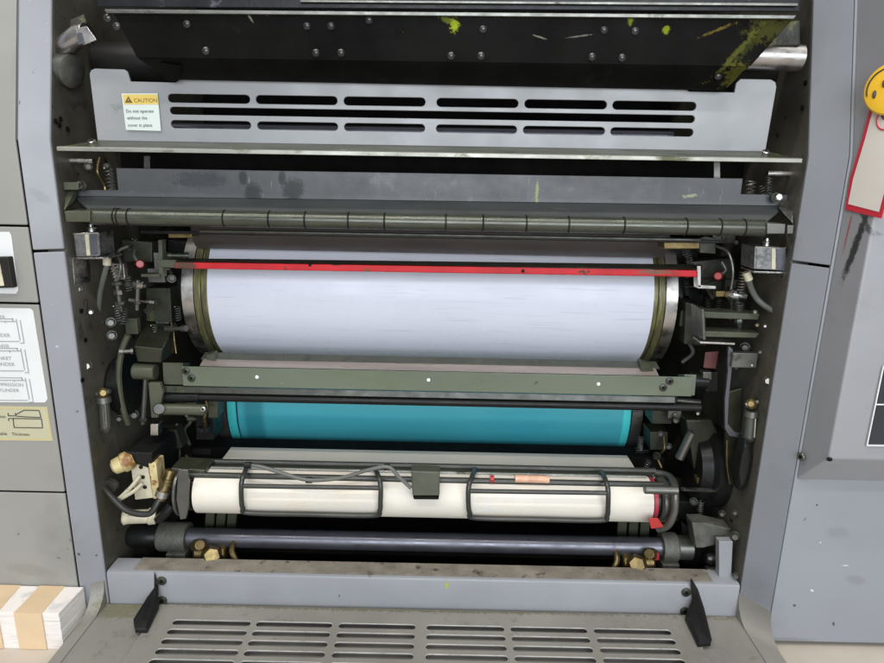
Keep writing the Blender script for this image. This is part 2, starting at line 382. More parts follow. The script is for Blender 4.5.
b.done('thickness_label', ['label_olive', 'ink', 'label_yellow'], press, keep_normals=True)

# right console
YF = -.062
cb = [P(793, 478, YRF-.001), P(829, 458, YF)]
xf = P(829, 458, YF).x
zb0 = P(793, 479, YRF-.001).z; zf0 = P(829, 459, YF).z
x0 = XRF+.0022
b = MB()
v = [(x0, YRF-.001, zb0), (xf, YF, zf0), (.66, YF, zf0), (.66, YRF-.001, zb0),
     (x0, YRF-.001, ZB), (xf, YF, ZB), (.66, YF, ZB), (x0+.0, YRF+lean(ZT), ZT), (xf+.002, YF+lean(ZT)*.6, ZT), (.66, YF+lean(ZT)*.6, ZT), (.66, YRF+.03, zb0), (x0, YRF+.03, ZB), (x0, YRF+lean(ZT)+.03, ZT)]
vv = [b.b.verts.new(q) for q in v]
for f in ((0, 1, 2, 3), (0, 4, 5, 1), (1, 5, 6, 2), (4, 7, 8, 5), (5, 8, 9, 6)): b.b.faces.new([vv[i] for i in f])
stain_c = P(857, 245, -.045); stain2 = PP(848, 225, Vector((x0, YRF, .3)), Vector((-.95, -.3, 0)))
sp0 = Vector((x0, YRF, .3)); sn = Vector((YF-YRF, -(xf-x0), 0)).normalized()
s1 = PP(855, 247, sp0, sn); dv = PP(866, 218, sp0, sn)-PP(845, 276, sp0, sn); sa = math.atan2(-dv.y, dv.z); s2 = PP(848, 232, sp0, sn); s3 = PP(866, 224, sp0, sn)
M['console'] = mat('console_paint', (.26, .262, .275), .42, var=.05, scale=5, bump=.08, bscale=900, dirt=fleck,
    blobs=[(s1, (.02, .0042, .036), (sa, 0, 0), (.02, .02, .02), .45, .95), (s3, (.02, .003, .012), (R(-35), 0, 0), (.04, .04, .04), .5, .8),
           (s2, (.02, .0012, .02), (R(4), 0, 0), (.3, .03, .04), .5, .75)])
con = b.done('console_box', 'console', press, bevel=.002)
screw(con, P(802, 456.5, -.036), (-.9, -.4, 0), .0042, .0025, 'gunmetal', 'screw')
screw(con, P(829.5, 459, YF-.0), (-.3, -.8, -.4), .0025, .0012, 'black', 'screw')
b = MB(); b.slab([P(885, 366, YF-.0012), P(960, 368, YF-.0012), P(960, 445, YF-.0012), P(869, 444, YF-.0012)], .001)
scr = b.done('window_pane', 'screen', con)
b = MB()
for a, c in (((883.5, 366), (867, 445.5)), ((867, 445.5), (960, 446.5)), ((876, 404.5), (960, 405.5))):
    p, q = P(*a, YF-.002), P(*c, YF-.002); b.tube([p, q], .0007, 6, 0, 1)
b.done('window_trim', 'label_white', con)

# ------------------------------------------------------------------ upper black guard
def gq(px, py, y): return P(px, py, y)
G = dict(tl=P(112, 11, -.004), tr=P(794, 18, -.004), ml=P(137, 58, .002), mr=P(750, 67, .002), bl=P(168, 79, .026), br=P(716, 90, .026))
bl_ink = [(tuple(P(448, 20, -.002)), (.010, .02, .003), (0, R(25), 0), (.15, .18, .02), .9, .6), (tuple(P(540, 37, -.002)), (.007, .02, .0008), (0, R(15), 0), (.25, .25, .2), .4, .6), (tuple(P(580, 36, -.002)), (.012, .02, .0007), (0, R(-8), 0), (.2, .2, .17), .5, .6), (tuple(P(250, 17, -.002)), (.0012, .02, .006), (0, R(-30), 0), (.25, .24, .16), .4, .7), (tuple(P(267, 14, -.002)), (.002, .02, .002), (0, 0, 0), (.3, .05, .04), .5, .8), (tuple(P(770, 28, -.002)), (.02, .03, .012), (0, 0, 0), (.07, .07, .016), 1.2, .6), (tuple(P(738, 52, .0)), (.03, .03, .003), (0, R(-52), 0), (.16, .16, .03), 1.2, .45), (P(454, 26, -.002), (.004, .02, .0055), (0, 0, 0), GRN, .8, .9), (P(760, 35, -.002), (.045, .03, .004), (0, R(-50), 0), (.045, .048, .010), 1.3, .55),
          (P(720, 29, -.002), (.016, .02, .0016), (0, R(-22), 0), (.16, .12, .02), .8, .7), (P(735, 75, .01), (.010, .03, .011), (0, 0, 0), (.10, .10, .016), 1.3, .6),
          (P(666, 30, -.002), (.003, .02, .004), (0, R(30), 0), GRN, .6, .6), (P(630, 20, -.002), (.003, .02, .004), (0, 0, 0), GRN, .8, .5)]
M['dome'] = mat('oily_screw_head', (.05, .05, .048), .22, metal=.6, var=.3)
M['guard'] = mat('black_guard_paint', (.006, .0058, .0052), .42, var=.4, scale=14, spec=.03, bump=.06, bscale=350,
    dirt=[((.06, .06, .06), 90, .70, .03), ((.035, .034, .03), 10, .60, .2), ((.18, .17, .13), 230, .715, .02)], blobs=bl_ink)
b = MB(); bk = Vector((0, .018, 0))
b.hull([G['tl'], G['tr'], G['ml'], G['mr'], G['tl']+bk, G['tr']+bk, G['ml']+bk, G['mr']+bk])
b.hull([G['ml']+Vector((0, .0006, .0)), G['mr']+Vector((0, .0006, 0)), G['bl'], G['br'], G['bl']+bk*.3, G['br']+bk*.3, G['ml']+bk, G['mr']+bk])
# drooping hinge ears
b.hull([P(168, 72, .018), P(160, 62, .004), P(182, 66, .006), P(178, 82, .024), P(166, 80, .024), P(168, 72, .03), P(182, 72, .03)])
b.hull([P(690, 74, .014), P(745, 68, .006), P(735, 80, .015), P(724, 91, .022), P(690, 89, .022), P(690, 74, .03), P(740, 74, .03)])
ug = b.done('ink_unit_guard', 'guard', press, bevel=.001)
b = MB(); b.hull([P(104, 9, -.008), P(797, 15, -.008), P(106, 13, -.008), P(794, 19, -.008)] + [q+Vector((0, .02, 0)) for q in (P(104, 9, -.008), P(797, 15, -.008), P(106, 13, -.008), P(794, 19, -.008))])
b.done('guard_lip', 'gunmetal', ug, bevel=.0006)
for px, py in ((108, 18), (117, 26), (187, 24), (206, 51), (307, 26), (331, 26), (316, 53), (341, 53), (369, 20), (451, 56), (481, 56), (483, 29), (604, 30), (635, 31), (592, 57), (622, 58), (718, 76)):
    t = (py-11-(px-112)*.0105)/47; yy = -.004+.006*max(0, min(1, t))-.0003
    if py > 70: yy = .012
    q = P(px, py, yy); MB().lathe(q, q+Vector((0, -.0026, -.0003)), [(0, .0036), (.45, .0034), (.8, .0024), (1, .0008)], 16).done('screw', 'dome', ug)
# ledge above the guard
M['ledge'] = mat('inked_ledge', (.012, .012, .014), .34, spec=.2, var=.4, scale=20, bump=.1,
    dirt=[((.20, .24, .02), 26, .66, .05), ((.10, .10, .12), 60, .6, .1)])
b = MB(); b.hull([P(95, -30, .0), P(800, -30, .0), P(98, 7, .0), P(800, 12, .0)] + [P(95, -30, .03), P(800, -30, .03), P(98, 7, .03), P(800, 12, .03)])
ldg = b.done('ink_duct', 'ledge', press, bevel=.001)
b = MB(); b.hull([P(300, 0, -.004), P(798, 3, -.004), P(300, 2.2, -.004), P(798, 6, -.004)] + [P(300, 0, .001), P(798, 3, .001), P(300, 2.2, .001), P(798, 6, .001)])
b.done('duct_blade', 'gunmetal', ldg, bevel=.0004)
# chrome lever at the left, steel shaft at the right
b = MB(); b.lathe(P(58, 76, .05), P(57, 52, .04), [(0, .004), (.1, .010), (.35, .0075), (1, .007)], 20)
b.tube([P(56, 58, .045), P(64, 49, .035), P(76, 38, .025), P(88, 33, .02)], .0095, 14)
b.hull([P(75, 29, .006), P(87, 26, .006), P(97, 40, .006), P(84, 45, .006), P(76, 42, .006)] + [P(75, 29, .02), P(87, 26, .02), P(97, 40, .02), P(84, 45, .02), P(76, 42, .02)])
lev = b.done('guard_lever', 'steel', press, bevel=.0008)
MB().lathe(P(54, 67, .035), P(74, 72, .028), [(0, .002), (.25, .014), (.9, .015), (1, .011)], 24).done('lever_hub', 'gunmetal', lev)
MB().slab([P(76, 33, .005), P(82, 32, .005), P(85, 43, .005), P(78, 45, .005)], .002).done('lever_clamp', 'shaft', lev, bevel=.0004)
sb = MB(); sb.lathe(P(742, 56, .03), P(800, 58, .03), [(0, .010), (.04, .0118), (1, .0118)], 32).done('guard_shaft', 'steel', press)
M['inkcrust'] = mat('ink_crusted_metal', (.03, .03, .022), .6, var=.5, scale=40, bump=.8, bscale=260,
    dirt=[((.16, .17, .03), 40, .54, .12), ((.30, .28, .18), 130, .66, .05)])
b = MB(); b.hull([P(770, 22, .02), P(800, 20, .02), P(800, 46, .02), P(752, 46, .02)] + [P(770, 22, .05), P(800, 20, .05), P(800, 46, .05), P(752, 46, .05)])
b.done('shaft_block', 'inkcrust', press, bevel=.002)
MB().hull([P(70, 20, .025), P(84, 14, .025), P(90, 34, .025), P(70, 30, .025), P(70, 20, .05), P(84, 14, .05), P(90, 34, .05)]).done('shaft_block', 'inkcrust', press, bevel=.001)
# dark roller behind guard
MB().lathe(P(100, 62, .10), P(770, 72, .10), [(0, .02), (1, .02)], 32).done('ink_roller', 'rubber', press)

# ------------------------------------------------------------------ louvered guard
YL = .032
def q2(px, py): p = P(px, py, YL); return (p.x, p.z)
outer = [q2(*q) for q in ((90, 74), (91.5, 70.5), (95, 69), (124, 70), (127, 72), (130, 82), (176, 83), (180, 80), (252, 81), (254, 75), (608, 81), (611, 87), (684, 89), (689, 92), (735, 93), (737, 83), (741, 79.5), (771, 80), (775, 82.5), (776, 87), (765, 151), (98, 140))]
holes = []
def row(segs, y0, sl, h):
    for xa, xb in segs:
        pa = P(xa, y0+(xa-167)*sl, YL); pb = P(xb, y0+(xb-167)*sl, YL)
        holes.append(slot(pa.x, pb.x, pa.z, h*.00094, 6, pb.z))
row(((167, 250.5), (255, 338), (343, 426), (436, 519), (524, 607.5), (612, 697)), 98, .0158, 9.6)
row(((169, 695.5),), 110.5, .0165, 8.6)
row(((170, 251.5), (256.5, 338.5), (343.5, 425.5), (435.5, 517.5), (522.5, 605.5), (610, 694)), 124, .0165, 9.0)
lg = holed('louvered_guard', outer, holes, (0, YL, 0), (1, 0, 0), (0, 0, 1), .003, 'plate_paint', press, label='grey slotted guard plate with caution sticker')
# caution sticker
def lq(px, py, dy=.0006): return P(px, py, YL-.0015-dy+.0)
b = MB(); t = .0003
b.slab([lq(121.5, 93.5), lq(157.5, 93.3), lq(161, 131), lq(126, 130)], t, 0)
def fl(pts, mi, dy):
    vs = [b.b.verts.new(lq(*p, dy)) for p in pts]; f = b.b.faces.new(vs); f.material_index = mi
fl([(122.7, 94.5), (157, 94.3), (158.3, 104.3), (124, 104.3)][::-1], 1, .0009)
fl([(124.8, 102.7), (132.5, 102.7), (128.2, 96)][::-1], 2, .0012)
fl([(128.3, 98), (128.9, 100.8), (128.1, 100.8)], 1, .0014)
xd = lq(157, 94)-lq(122, 94); yd = Vector((0, 0, 1))
b.text('CAUTION', lq(134, 102.3, .0009), xd, yd, .0050, 2)
b.text('Do not operate', lq(126, 112.6, .0009), xd, yd, .0042, 3); b.text('without the', lq(127, 119.4, .0009), xd, yd, .0042, 3)
b.text('cover in place', lq(128, 126.6, .0009), xd, yd, .0042, 3)
b.done('caution_label', ['label_mint', 'label_yellow', 'ink_brown', 'ink'], lg, keep_normals=True)
# something light behind lower slots: steel bar
MB().cyl(P(165, 129, .07), P(672, 137, .07), .006, 20).done('guide_rod', 'shaft', press)

# shelf flange + lip
b = MB(); up = Vector((0, 0, .002))
b.hull([P(95, 140.5, .031), P(768, 151.5, .031), P(60, 146.5, .002), P(800, 159, .002)] + [q-up for q in (P(95, 140.5, .031), P(768, 151.5, .031), P(60, 146.5, .002), P(800, 159, .002))])
sh = b.done('guard_shelf', mat('oily_shelf_metal', (.085, .09, .06), .34, metal=.3, var=.3, scale=14, stretch=(.4, 1, 1), dirt=[((.03, .03, .015), 30, .58, .1), (GRN, 34, .68, .04), ((.28, .28, .24), 90, .68, .04)]), press, bevel=.0005)
a, c = P(57, 148.5, -.001), P(802, 160.5, -.001)
MB().hull([a+q for q in (Vector((0, -.001, .0016)), Vector((0, .004, .0024)), Vector((0, .004, -.0012)), Vector((0, -.001, -.0022)))]+[c+q for q in (Vector((0, -.001, .0016)), Vector((0, .004, .0024)), Vector((0, .004, -.0012)), Vector((0, -.001, -.0022)))]).done('shelf_lip', mat('scuffed_lip', (.30, .30, .26), .4, metal=.5, var=.2, scale=40, dirt=[((.08, .08, .04), 50, .56, .1), (GRN, 30, .70, .03)], stretch=(.4, 1, 1)), sh, bevel=.0006)
screw(sh, P(92, 143, .018), (0, -.5, .85), .0036, .003, 'steel'); screw(sh, P(765, 153.5, .018), (0, -.5, .85), .0036, .003, 'steel')
for px, py, x in ((76, 161, -XW), (792, 174, XW)):
    p = P(px, py, .03); MB().cyl((x, p.y, p.z), (x-.022*(1 if x > 0 else -1), p.y, p.z), .0028, 12).done('stop_pin', 'steel', press)
for px in (147, 717):
    MB().hull([P(px-3, 156, .05), P(px+3, 156, .05), P(px+3, 185, .05), P(px-3, 185, .05), P(px-3, 156, .06), P(px+3, 185, .06)]).done('strut', 'gunmetal', press)
MB().box((-XW, .13, Z(150, .13)), (XW, .30, Z(185, .13))).done('inner_tray', 'void', press)

# ------------------------------------------------------------------ splash guard + guide bar
smu = [(P(253, 195, .028), (.010, .02, .014), (0, 0, 0), (.018, .019, .021), .35, 1.), (P(243, 178, .028), (.005, .02, .008), (0, 0, 0), (.018, .019, .021), .35, 1.),
       (P(293, 190, .028), (.012, .02, .013), (0, R(20), 0), (.018, .019, .021), .35, 1.), (P(282, 178, .028), (.004, .02, .008), (0, 0, 0), (.018, .019, .021), .35, 1.),
       (P(200, 180, .028), (.03, .02, .009), (0, 0, 0), (.035, .038, .042), .5, .8), (P(537, 194, .028), (.0018, .02, .014), (0, 0, 0), (.32, .34, .08), .8, .8), (P(690, 196, .028), (.007, .02, .002), (0, R(-8), 0), (.35, .36, .2), .8, .8)]
M['splash'] = mat('scratched_dark_paint', (.085, .087, .089), .42, var=.2, scale=12, bump=.08, bscale=400,
    dirt=[((.20, .20, .20), 24, .62, .15), ((.34, .34, .33), 220, .72, .02)], blobs=smu,
    streak=(70, (3, 1, .35), (.24, .245, .245), .68, .06))
b = MB(); YS = .028; yq = .006
up_ = [P(116, 168, YS), P(743, 178.5, YS), P(741, 194, YS), P(788, 195, YS), P(788, 206, YS), P(70, 196, YS), P(71, 190, YS), P(118, 190, YS)]
b.slab(up_, .0025)
lo_ = [P(74, 196, YS-.0004), P(785, 206, YS-.0004), P(766, 222, yq), P(92, 213, yq)]
sg = b.done('splash_guard', 'splash', press, bevel=.0005)
b = MB(); b.slab(lo_, (0, .001, -.0022)); b.done('drip_flange', mat('dark_flange_paint', (.052, .056, .054), .36, var=.25, scale=14, stretch=(.5, 2, 2), dirt=[((.09, .10, .07), 30, .6, .15)]), sg, bevel=.0005)  # flange coloured darker than the upright plate
gy = .0; gzl = P(92, 216.5, gy); gzr = P(764, 228, gy)
gzm = (gzl.z+gzr.z)/2
gb = MB().cyl((gzl.x, gy, gzl.z), (gzr.x, gy, gzr.z), .0078, 32).done('guide_bar', 'olive', press)
M['barmetal'] = mat('worn_bar_metal', (.062, .066, .050), .27, metal=.4, var=.25, scale=20, stretch=(1, 4, 4), dirt=[((.05, .055, .03), 50, .6, .12), ((.3, .34, .05), 25, .74, .03)])
gb.data.materials[0] = M['barmetal']
d = (gzr-gzl)
for px in (116, 119.5, 130, 225, 270, 306, 349, 385, 446, 483, 526, 568, 623, 685, 719, 743):
    c = gzl + d*((px-92)/(764-92))
    MB().lathe(c-Vector((.0009, 0, 0)), c+Vector((.0009, 0, 0)), [(0, .0079), (.3, .0086), (.7, .0086), (1, .0079)], 28).done('grip_ring', 'black', gb)
for s, pts in ((-1, ((64, 211), (90, 211), (90, 222), (66, 222))), (1, ((767, 223), (786, 224), (785, 234), (767, 234)))):
    k = [P(*q, -.010) for q in pts]; b = MB(); b.hull(k+[q+Vector((0, .024, 0)) for q in k])
    if s < 0:
        b.hull([P(64, 211, .0), P(76, 200, .02), P(78, 184, .026), P(66, 184, .026)] + [P(64, 211, .01), P(76, 200, .03), P(78, 184, .036), P(66, 184, .036)])
        b.hull([P(63, 182, .01), P(79, 182, .01), P(79, 190, .01), P(64, 190, .01)] + [P(63, 182, .03), P(79, 182, .03), P(79, 190, .03), P(64, 190, .03)])
    else:
        b.hull([P(793, 224, -.002), P(778, 208, .02), P(782, 200, .026), P(794, 200, .026)] + [P(793, 224, .01), P(778, 208, .03), P(782, 200, .036), P(794, 200, .036)])
        b.hull([P(787, 225, -.010), P(794, 225, -.010), P(793, 234, -.010), P(787, 234, -.010)] + [P(787, 225, .014), P(794, 225, .014), P(793, 234, .014), P(787, 234, .014)])
    b.done('end_block', 'olive' if s < 0 else 'gunmetal', gb, bevel=.0009)
for px, py in ((82, 186), (776, 198)): screw(sg, P(px, py, .022), (0, -1, .2), .004, .004, 'steel', 'bolt', True)
# coil springs beside the splash guard
MB().spring(P(751, 180, .04), P(750, 203, .04), .0045, 6, .0008).done('coil_spring', 'steel', press)
MB().spring(P(109, 168, .045), P(112, 190, .045), .0045, 6, .0010).done('coil_spring', 'gunmetal', press)
# rail just under the guide bar
b = MB(); b.hull([P(140, 230, .03), P(720, 240, .03), P(140, 233.5, .03), P(720, 243.5, .03)] + [P(140, 230, .045), P(720, 240, .045), P(140, 233, .045), P(720, 243, .045)])
b.done('roller_rail', 'black', press, bevel=.0008)
MB().cyl(P(200, 231, .02), P(700, 240, .02), .0018, 10).done('thin_rod', 'olive_dark', press)
for a, c in ((( 168, 233), (192, 238)), ((664, 242), (700, 249))):
    b = MB(); k = [P(a[0], a[1], .05), P(c[0], a[1], .05), P(c[0], c[1], .05), P(a[0], c[1], .05)]; b.hull(k+[q+Vector((0, .02, 0)) for q in k]); b.done('roller_bearing', 'brass', press, bevel=.001)
# form roller
FR = .024; fy, fz = .110, Z(232, .11)
zoff = (math.tan(PHI))
MB().lathe((-.262, fy, fz), (.262, fy, fz), [(0, .012), (.001, FR), (.999, FR), (1, .012)], 64).done('form_roller', mat('brown_black_rubber', (.055, .045, .042), .42, var=.15, stretch=(1, 3, 3)), press)

# ------------------------------------------------------------------ plate cylinder
PY, PZc, PR = .187, .341, .087
pc = MB().lathe((-.335, PY, PZc), (.335, PY, PZc), [(0, .03), (.055, .03), (.0551, .062), (.078, .062), (.0781, PR-.004), (.9219, PR-.004), (.922, .062), (.945, .062), (.9451, .03), (1, .03)], 96).done('plate_cylinder', 'black', press)
MB().lathe((-.254, PY, PZc), (.256, PY, PZc), [(0, PR-.004), (0.00001, PR+.0004), (.9999, PR+.0004), (1, PR-.004)], 160).done('printing_plate', 'plate', pc)
M['ringgrime'] = mat('grimy_bearer', (.12, .11, .06), .42, metal=.4, var=.3, scale=50, stretch=(6, 1, 1), streak=(60, (20, .6, .6), (.30, .33, .04), .56, .10))
for s in (-1, 1):
    MB().lathe((s*.2545, PY, PZc), (s*.2695, PY, PZc), [(0, PR-.001), (.3, PR-.001), (.32, PR-.0035), (.5, PR-.0035), (.52, PR-.001), (1, PR-.001)], 128).done('gutter_ring', 'ringgrime', pc)
    MB().lathe((s*.2697, PY, PZc), (s*.284, PY, PZc), [(0, PR-.003), (.04, PR+.0003), (.96, PR+.0003), (1, PR-.003)], 128).done('bearer_ring', 'steel', pc)

# red finger guard
y1 = .058
a = [P(180, 264.5, y1), P(699, 271, y1), P(699, 278.5, y1), P(180, 269.5, y1)]
bt = [P(168, 260, y1+.012), P(700, 267, y1+.012)]
b = MB(); b.hull([P(174, 261.8, y1), P(698, 270.2, y1), P(698, 277, y1), P(174, 268.4, y1)] + [P(174, 261.8, y1+.004), P(698, 270.2, y1+.004), P(698, 277, y1+.004), P(174, 268.4, y1+.004)])
fg = b.done('finger_guard', 'red', press, bevel=.0012)
b = MB(); b.hull([P(168, 260.8, y1), P(702, 268.8, y1), P(168, 258, y1+.012), P(702, 264.5, y1+.012), P(168, 262, y1+.003), P(702, 270, y1+.003)])
b.done('guard_top_strip', 'olive_dark', fg)  # dark olive strip along the bar's upper edge
b = MB(); k = [P(160, 259.5, y1-.001), P(176, 260, y1-.001), P(174, 268, y1-.001), P(160, 267, y1-.001)]; b.hull(k+[q+Vector((0, .006, 0)) for q in k])
b.done('guard_clamp', 'olive', fg, bevel=.0006)
b = MB()
for pts in (((697, 266), (701, 266), (701, 288), (698, 287)), ((698, 285), (716, 286), (716, 289), (698, 288.5))):
    k = [P(*q, y1-.002) for q in pts]; b.hull(k+[q+Vector((0, .012, 0)) for q in k])
b.done('guard_bracket', 'steel', fg, bevel=.0004)
b = MB()
for pts in (((158, 240), (162, 240), (163, 277), (159, 277)), ((141, 274), (162, 274), (162, 277), (141, 277))):
    k = [P(*q, y1+.002) for q in pts]; b.hull(k+[q+Vector((0, .01, 0)) for q in k])
b.done('guard_bracket', 'olive', fg, bevel=.0004)
for px, py in ((310, 264.8), (523, 271)):
    screw(fg, P(px, py, y1-.0002), (0, -1, 0), .0018, .0008, 'black')

# ------------------------------------------------------------------ cross rail
def bar(px0, px1, rows, name, m_, parent, bevel=.0006, sl=.0195, label=None):
    """horizontal bar: cross-section given at the middle of the photo as (row, depth)"""
    prof = [(y, Z(py, y)) for py, y in rows]
    yy = sum(y for _, y in rows)/len(rows); py = sum(p for p, _ in rows)/len(rows)
    x0 = P(px0, py-(430-px0)*.0209, yy).x; x1 = P(px1, py+(px1-430)*.0209, yy).x
    return MB().prismx(prof, x0, x1).done(name, m_, press if parent is None else parent, bevel=bevel, label=label)
M['railtop'] = mat('polished_rail_top_sheen', (.40, .33, .29), .30, metal=.35, var=.25, scale=10, stretch=(.6, 6, 6), dirt=[((.16, .18, .08), 20, .6, .1)])  # polished metal; pinkish base colour stands in for the plate's reflection
M['railface'] = mat('rail_face', (.135, .158, .115), .34, metal=.25, var=.16, scale=8, bump=.08, stretch=(.5, 1, 1), dirt=[((.11, .125, .06), 15, .54, .2), ((.05, .05, .03), 90, .66, .05), ((.34, .36, .32), 60, .68, .06)])
cr = bar(187, 688, ((371.5, .050), (391, .050), (391, .075), (371.5, .075)), 'cross_rail', 'railface', None)
bar(204, 655, ((363.2, .0705), (371.0, .056), (371.3, .072), (364.5, .085)), 'rail_bevel', 'railtop', cr)
bar(204, 657, ((356.8, .084), (363.4, .0690), (365.0, .0705), (359, .095)), 'rail_edge', 'olive', cr)
bar(167, 672, ((391.4, .052), (398, .050), (398, .07), (391.4, .07)), 'rail_lip', 'olive_dark', cr)
bar(167, 187, ((368, .056), (390, .054), (390, .075), (368, .075)), 'end_cap', 'olive', cr)
bar(680, 692, ((369, .056), (390, .054), (390, .075), (369, .075)), 'end_cap', 'railface', cr)
p = P(160, 400.5, .056); q = P(700, 407.5, .056)
zc = Z(401.8, .056); MB().cyl((p.x, .056, zc), (q.x, .056, zc), .0046, 20).done('trip_rod', 'black', cr)
for px, py in ((186, 371), (191.5, 378), (669.5, 381), (663, 387.5)): screw(cr, P(px, py, .0498), (0, -1, 0), .0042, .0016, 'olive_dark', 'screw')
for px, py in ((257, 377), (428.5, 380), (598.5, 384)): MB().lathe(P(px, py, .0499), P(px, py, .0490), [(0, .002), (.6, .002), (1, .0012)], 14).done('rivet', 'label_white', cr)
for k in range(0):
    pass
b = MB(); k = [P(205, 355, .072), P(214, 353, .072), P(216, 362, .065), P(207, 364, .065)]; b.hull(k+[q+Vector((0, .012, 0)) for q in k]); b.done('rail_clip', 'olive', cr, bevel=.001)
b = MB(); k = [P(640, 361, .072), P(650, 364, .072), P(656, 374, .062), P(641, 372, .062)]; b.hull(k+[q+Vector((0, .012, 0)) for q in k]); b.done('rail_clip', 'olive', cr, bevel=.001)

# ------------------------------------------------------------------ blanket cylinder
BY, BZ, BR = .2586, .179, .087
bc = MB().lathe((-.33, BY, BZ), (.33, BY, BZ), [(0, .03), (.07, .03), (.0701, .07), (.09, .07), (.0901, BR-.004), (.9099, BR-.004), (.91, .07), (.93, .07), (.9301, .03), (1, .03)], 96).done('blanket_cylinder', 'black', press)
MB().lathe((-.252, BY, BZ), (.255, BY, BZ), [(0, BR-.004), (.00001, BR), (.9999, BR), (1, BR-.004)], 160).done('blanket', 'teal', bc)
for s in (-1, 1):
    MB().lathe((s*.2545, BY, BZ), (s*.267, BY, BZ), [(0, BR-.001), (.15, BR+.0006), (.85, BR+.0006), (1, BR-.003)], 128).done('blanket_edge', 'teal_edge', bc)
    MB().lathe((s*.2673, BY, BZ), (s*.282, BY, BZ), [(0, BR-.003), (.04, BR-.0005), (.96, BR-.0005), (1, BR-.003)], 128).done('bearer_ring', 'gunmetal', bc)

# ------------------------------------------------------------------ feed board and impression cylinder
zs = Z(459, .10)
b = MB(); b.box((-.246, .075, zs-.002), (.250, .122, zs)); b.done('feed_board', 'sheet', press, bevel=.0004)
MB().box((-.30, .13, zs-.05), (.30, .16, zs-.005)).done('board_support', 'void', press)
IY = .040; IZ = Z(494.5, IY); IR = .0252
ic = MB().lathe((-.29, IY, IZ), (.285, IY, IZ), [(0, .008), (.04, .008), (.041, .02), (.958, .02), (.959, .008), (1, .008)], 48).done('impression_cylinder', 'black', press)
MB().lathe((-.2555, IY, IZ), (.2515, IY, IZ), [(0, .015), (.0001, IR), (.9999, IR), (1, .015)], 96).done('cylinder_jacket', 'paper', ic)
MB().lathe((.2525, IY, IZ), (.257, IY, IZ), [(0, .0245), (1, .0245)], 48).done('end_ring', mat('dull_crimson', (.30, .02, .035), .5), ic)
MB().lathe((-.2765, IY, IZ), (-.272, IY, IZ), [(0, .026), (.2, .029), (.8, .029), (1, .026)], 48).done('end_disc', 'gunmetal', ic)
MB().lathe((-.268, IY, IZ), (-.260, IY, IZ), [(0, .023), (1, .023)], 48).done('end_disc', 'olive_dark', ic)
MB().lathe((.262, IY, IZ), (.27, IY, IZ), [(0, .022), (.3, .025), (1, .025)], 48).done('end_disc', 'gunmetal', ic)

# wire guard
wm = mat('guard_tube_metal', (.04, .041, .036), .36, metal=.2, var=.25, scale=30, dirt=[((.2, .2, .17), 90, .68, .05)])
b = MB()
zA = Z(466.5, .062); b.cyl((P(200, 463, .062).x, .062, zA), (P(655, 472, .062).x, .062, zA), .0038, 16)
zB = Z(480, .030); b.cyl((P(180, 475, .03).x, .030, zB), (P(662, 485, .03).x, .030, zB), .0036, 16)
wg = b.done('wire_guard', wm, press)
b = MB(); b.slab([P(198, 461.5, .064), P(652, 470.5, .064), P(655, 484, .0335), P(190, 474.5, .0335)], (0, .001, -.002)); b.done('guard_plate', 'olive_dark', wg, bevel=.0004)
zC = Z(473, .045); MB().cyl((P(212, 470, .045).x, .044, zC+.001), (P(645, 478, .045).x, .044, zC+.001), .0026, 14).done('guard_rod', 'gunmetal', wg)
yh = .006
for xa, xb, dy in ((243, 379.5, 0), (470, 607, 5)):
    y0 = yh; rr = 4.
    loop = [(xa+5, 464+dy, .05), (xa+2, 472+dy, .018), (xa-1.5, 483+dy, y0), (xa-1.5, 500+dy, y0), (xa, 508+dy, y0+.002), (xa+6, 513+dy, y0+.006), ((xa+xb)/2, 514.5+dy, y0+.006), (xb-7, 515.5+dy, y0+.006), (xb, 511+dy, y0+.002), (xb+1, 502+dy, y0), (xb+1, 485+dy, y0), (xb-2, 474+dy, .018), (xb-6, 467+dy, .05)]
    b = MB(); b.tube([P(*q) for q in loop], .0027, 12, 0, 5)
    b.cyl(P(xa-1, 486+dy, y0), P(xb+1, 488+dy, y0), .0025, 12)
    b.done('guard_hoop', wm, wg)
# end brackets
b = MB(); k = [(178, 469), (188, 470), (189, 505), (186, 519), (180, 520), (176, 500)]
k3 = [P(*q, .012) for q in k]; b.hull(k3+[q+Vector((0, .004, 0)) for q in k3]); b.done('guard_bracket', 'gunmetal', wg, bevel=.001)
b = MB(); k = [(170, 468), (205, 470), (205, 481), (172, 480)]; k3 = [P(*q, .028) for q in k]; b.hull(k3+[q+Vector((0, .03, 0)) for q in k3]); b.done('guard_clamp', 'olive_dark', wg, bevel=.002)
b = MB(); b.tube([P(655, 473, .062), P(668, 476, .05), P(674, 484, .025), P(675, 495, .012), P(674, 512, .01), P(668, 525, .012), P(658, 529, .02)], .0042, 12)
b.cyl(P(644, 489.5, .004), P(678, 490.5, .004), .0046, 14, ch=.001)
b.done('guard_bracket', 'gunmetal', wg)
MB().hull([P(648, 518, .0), P(658, 518, .0), P(664, 527, .0), P(651, 529, .0)]+[P(648, 518, .01), P(658, 518, .01), P(664, 527, .01), P(651, 529, .01)]).done('red_cap', 'redplastic', wg, bevel=.001)
MB().cyl(P(682, 489, .03), P(722, 491, .06), .0022, 10).done('guard_pin', 'steel', wg)
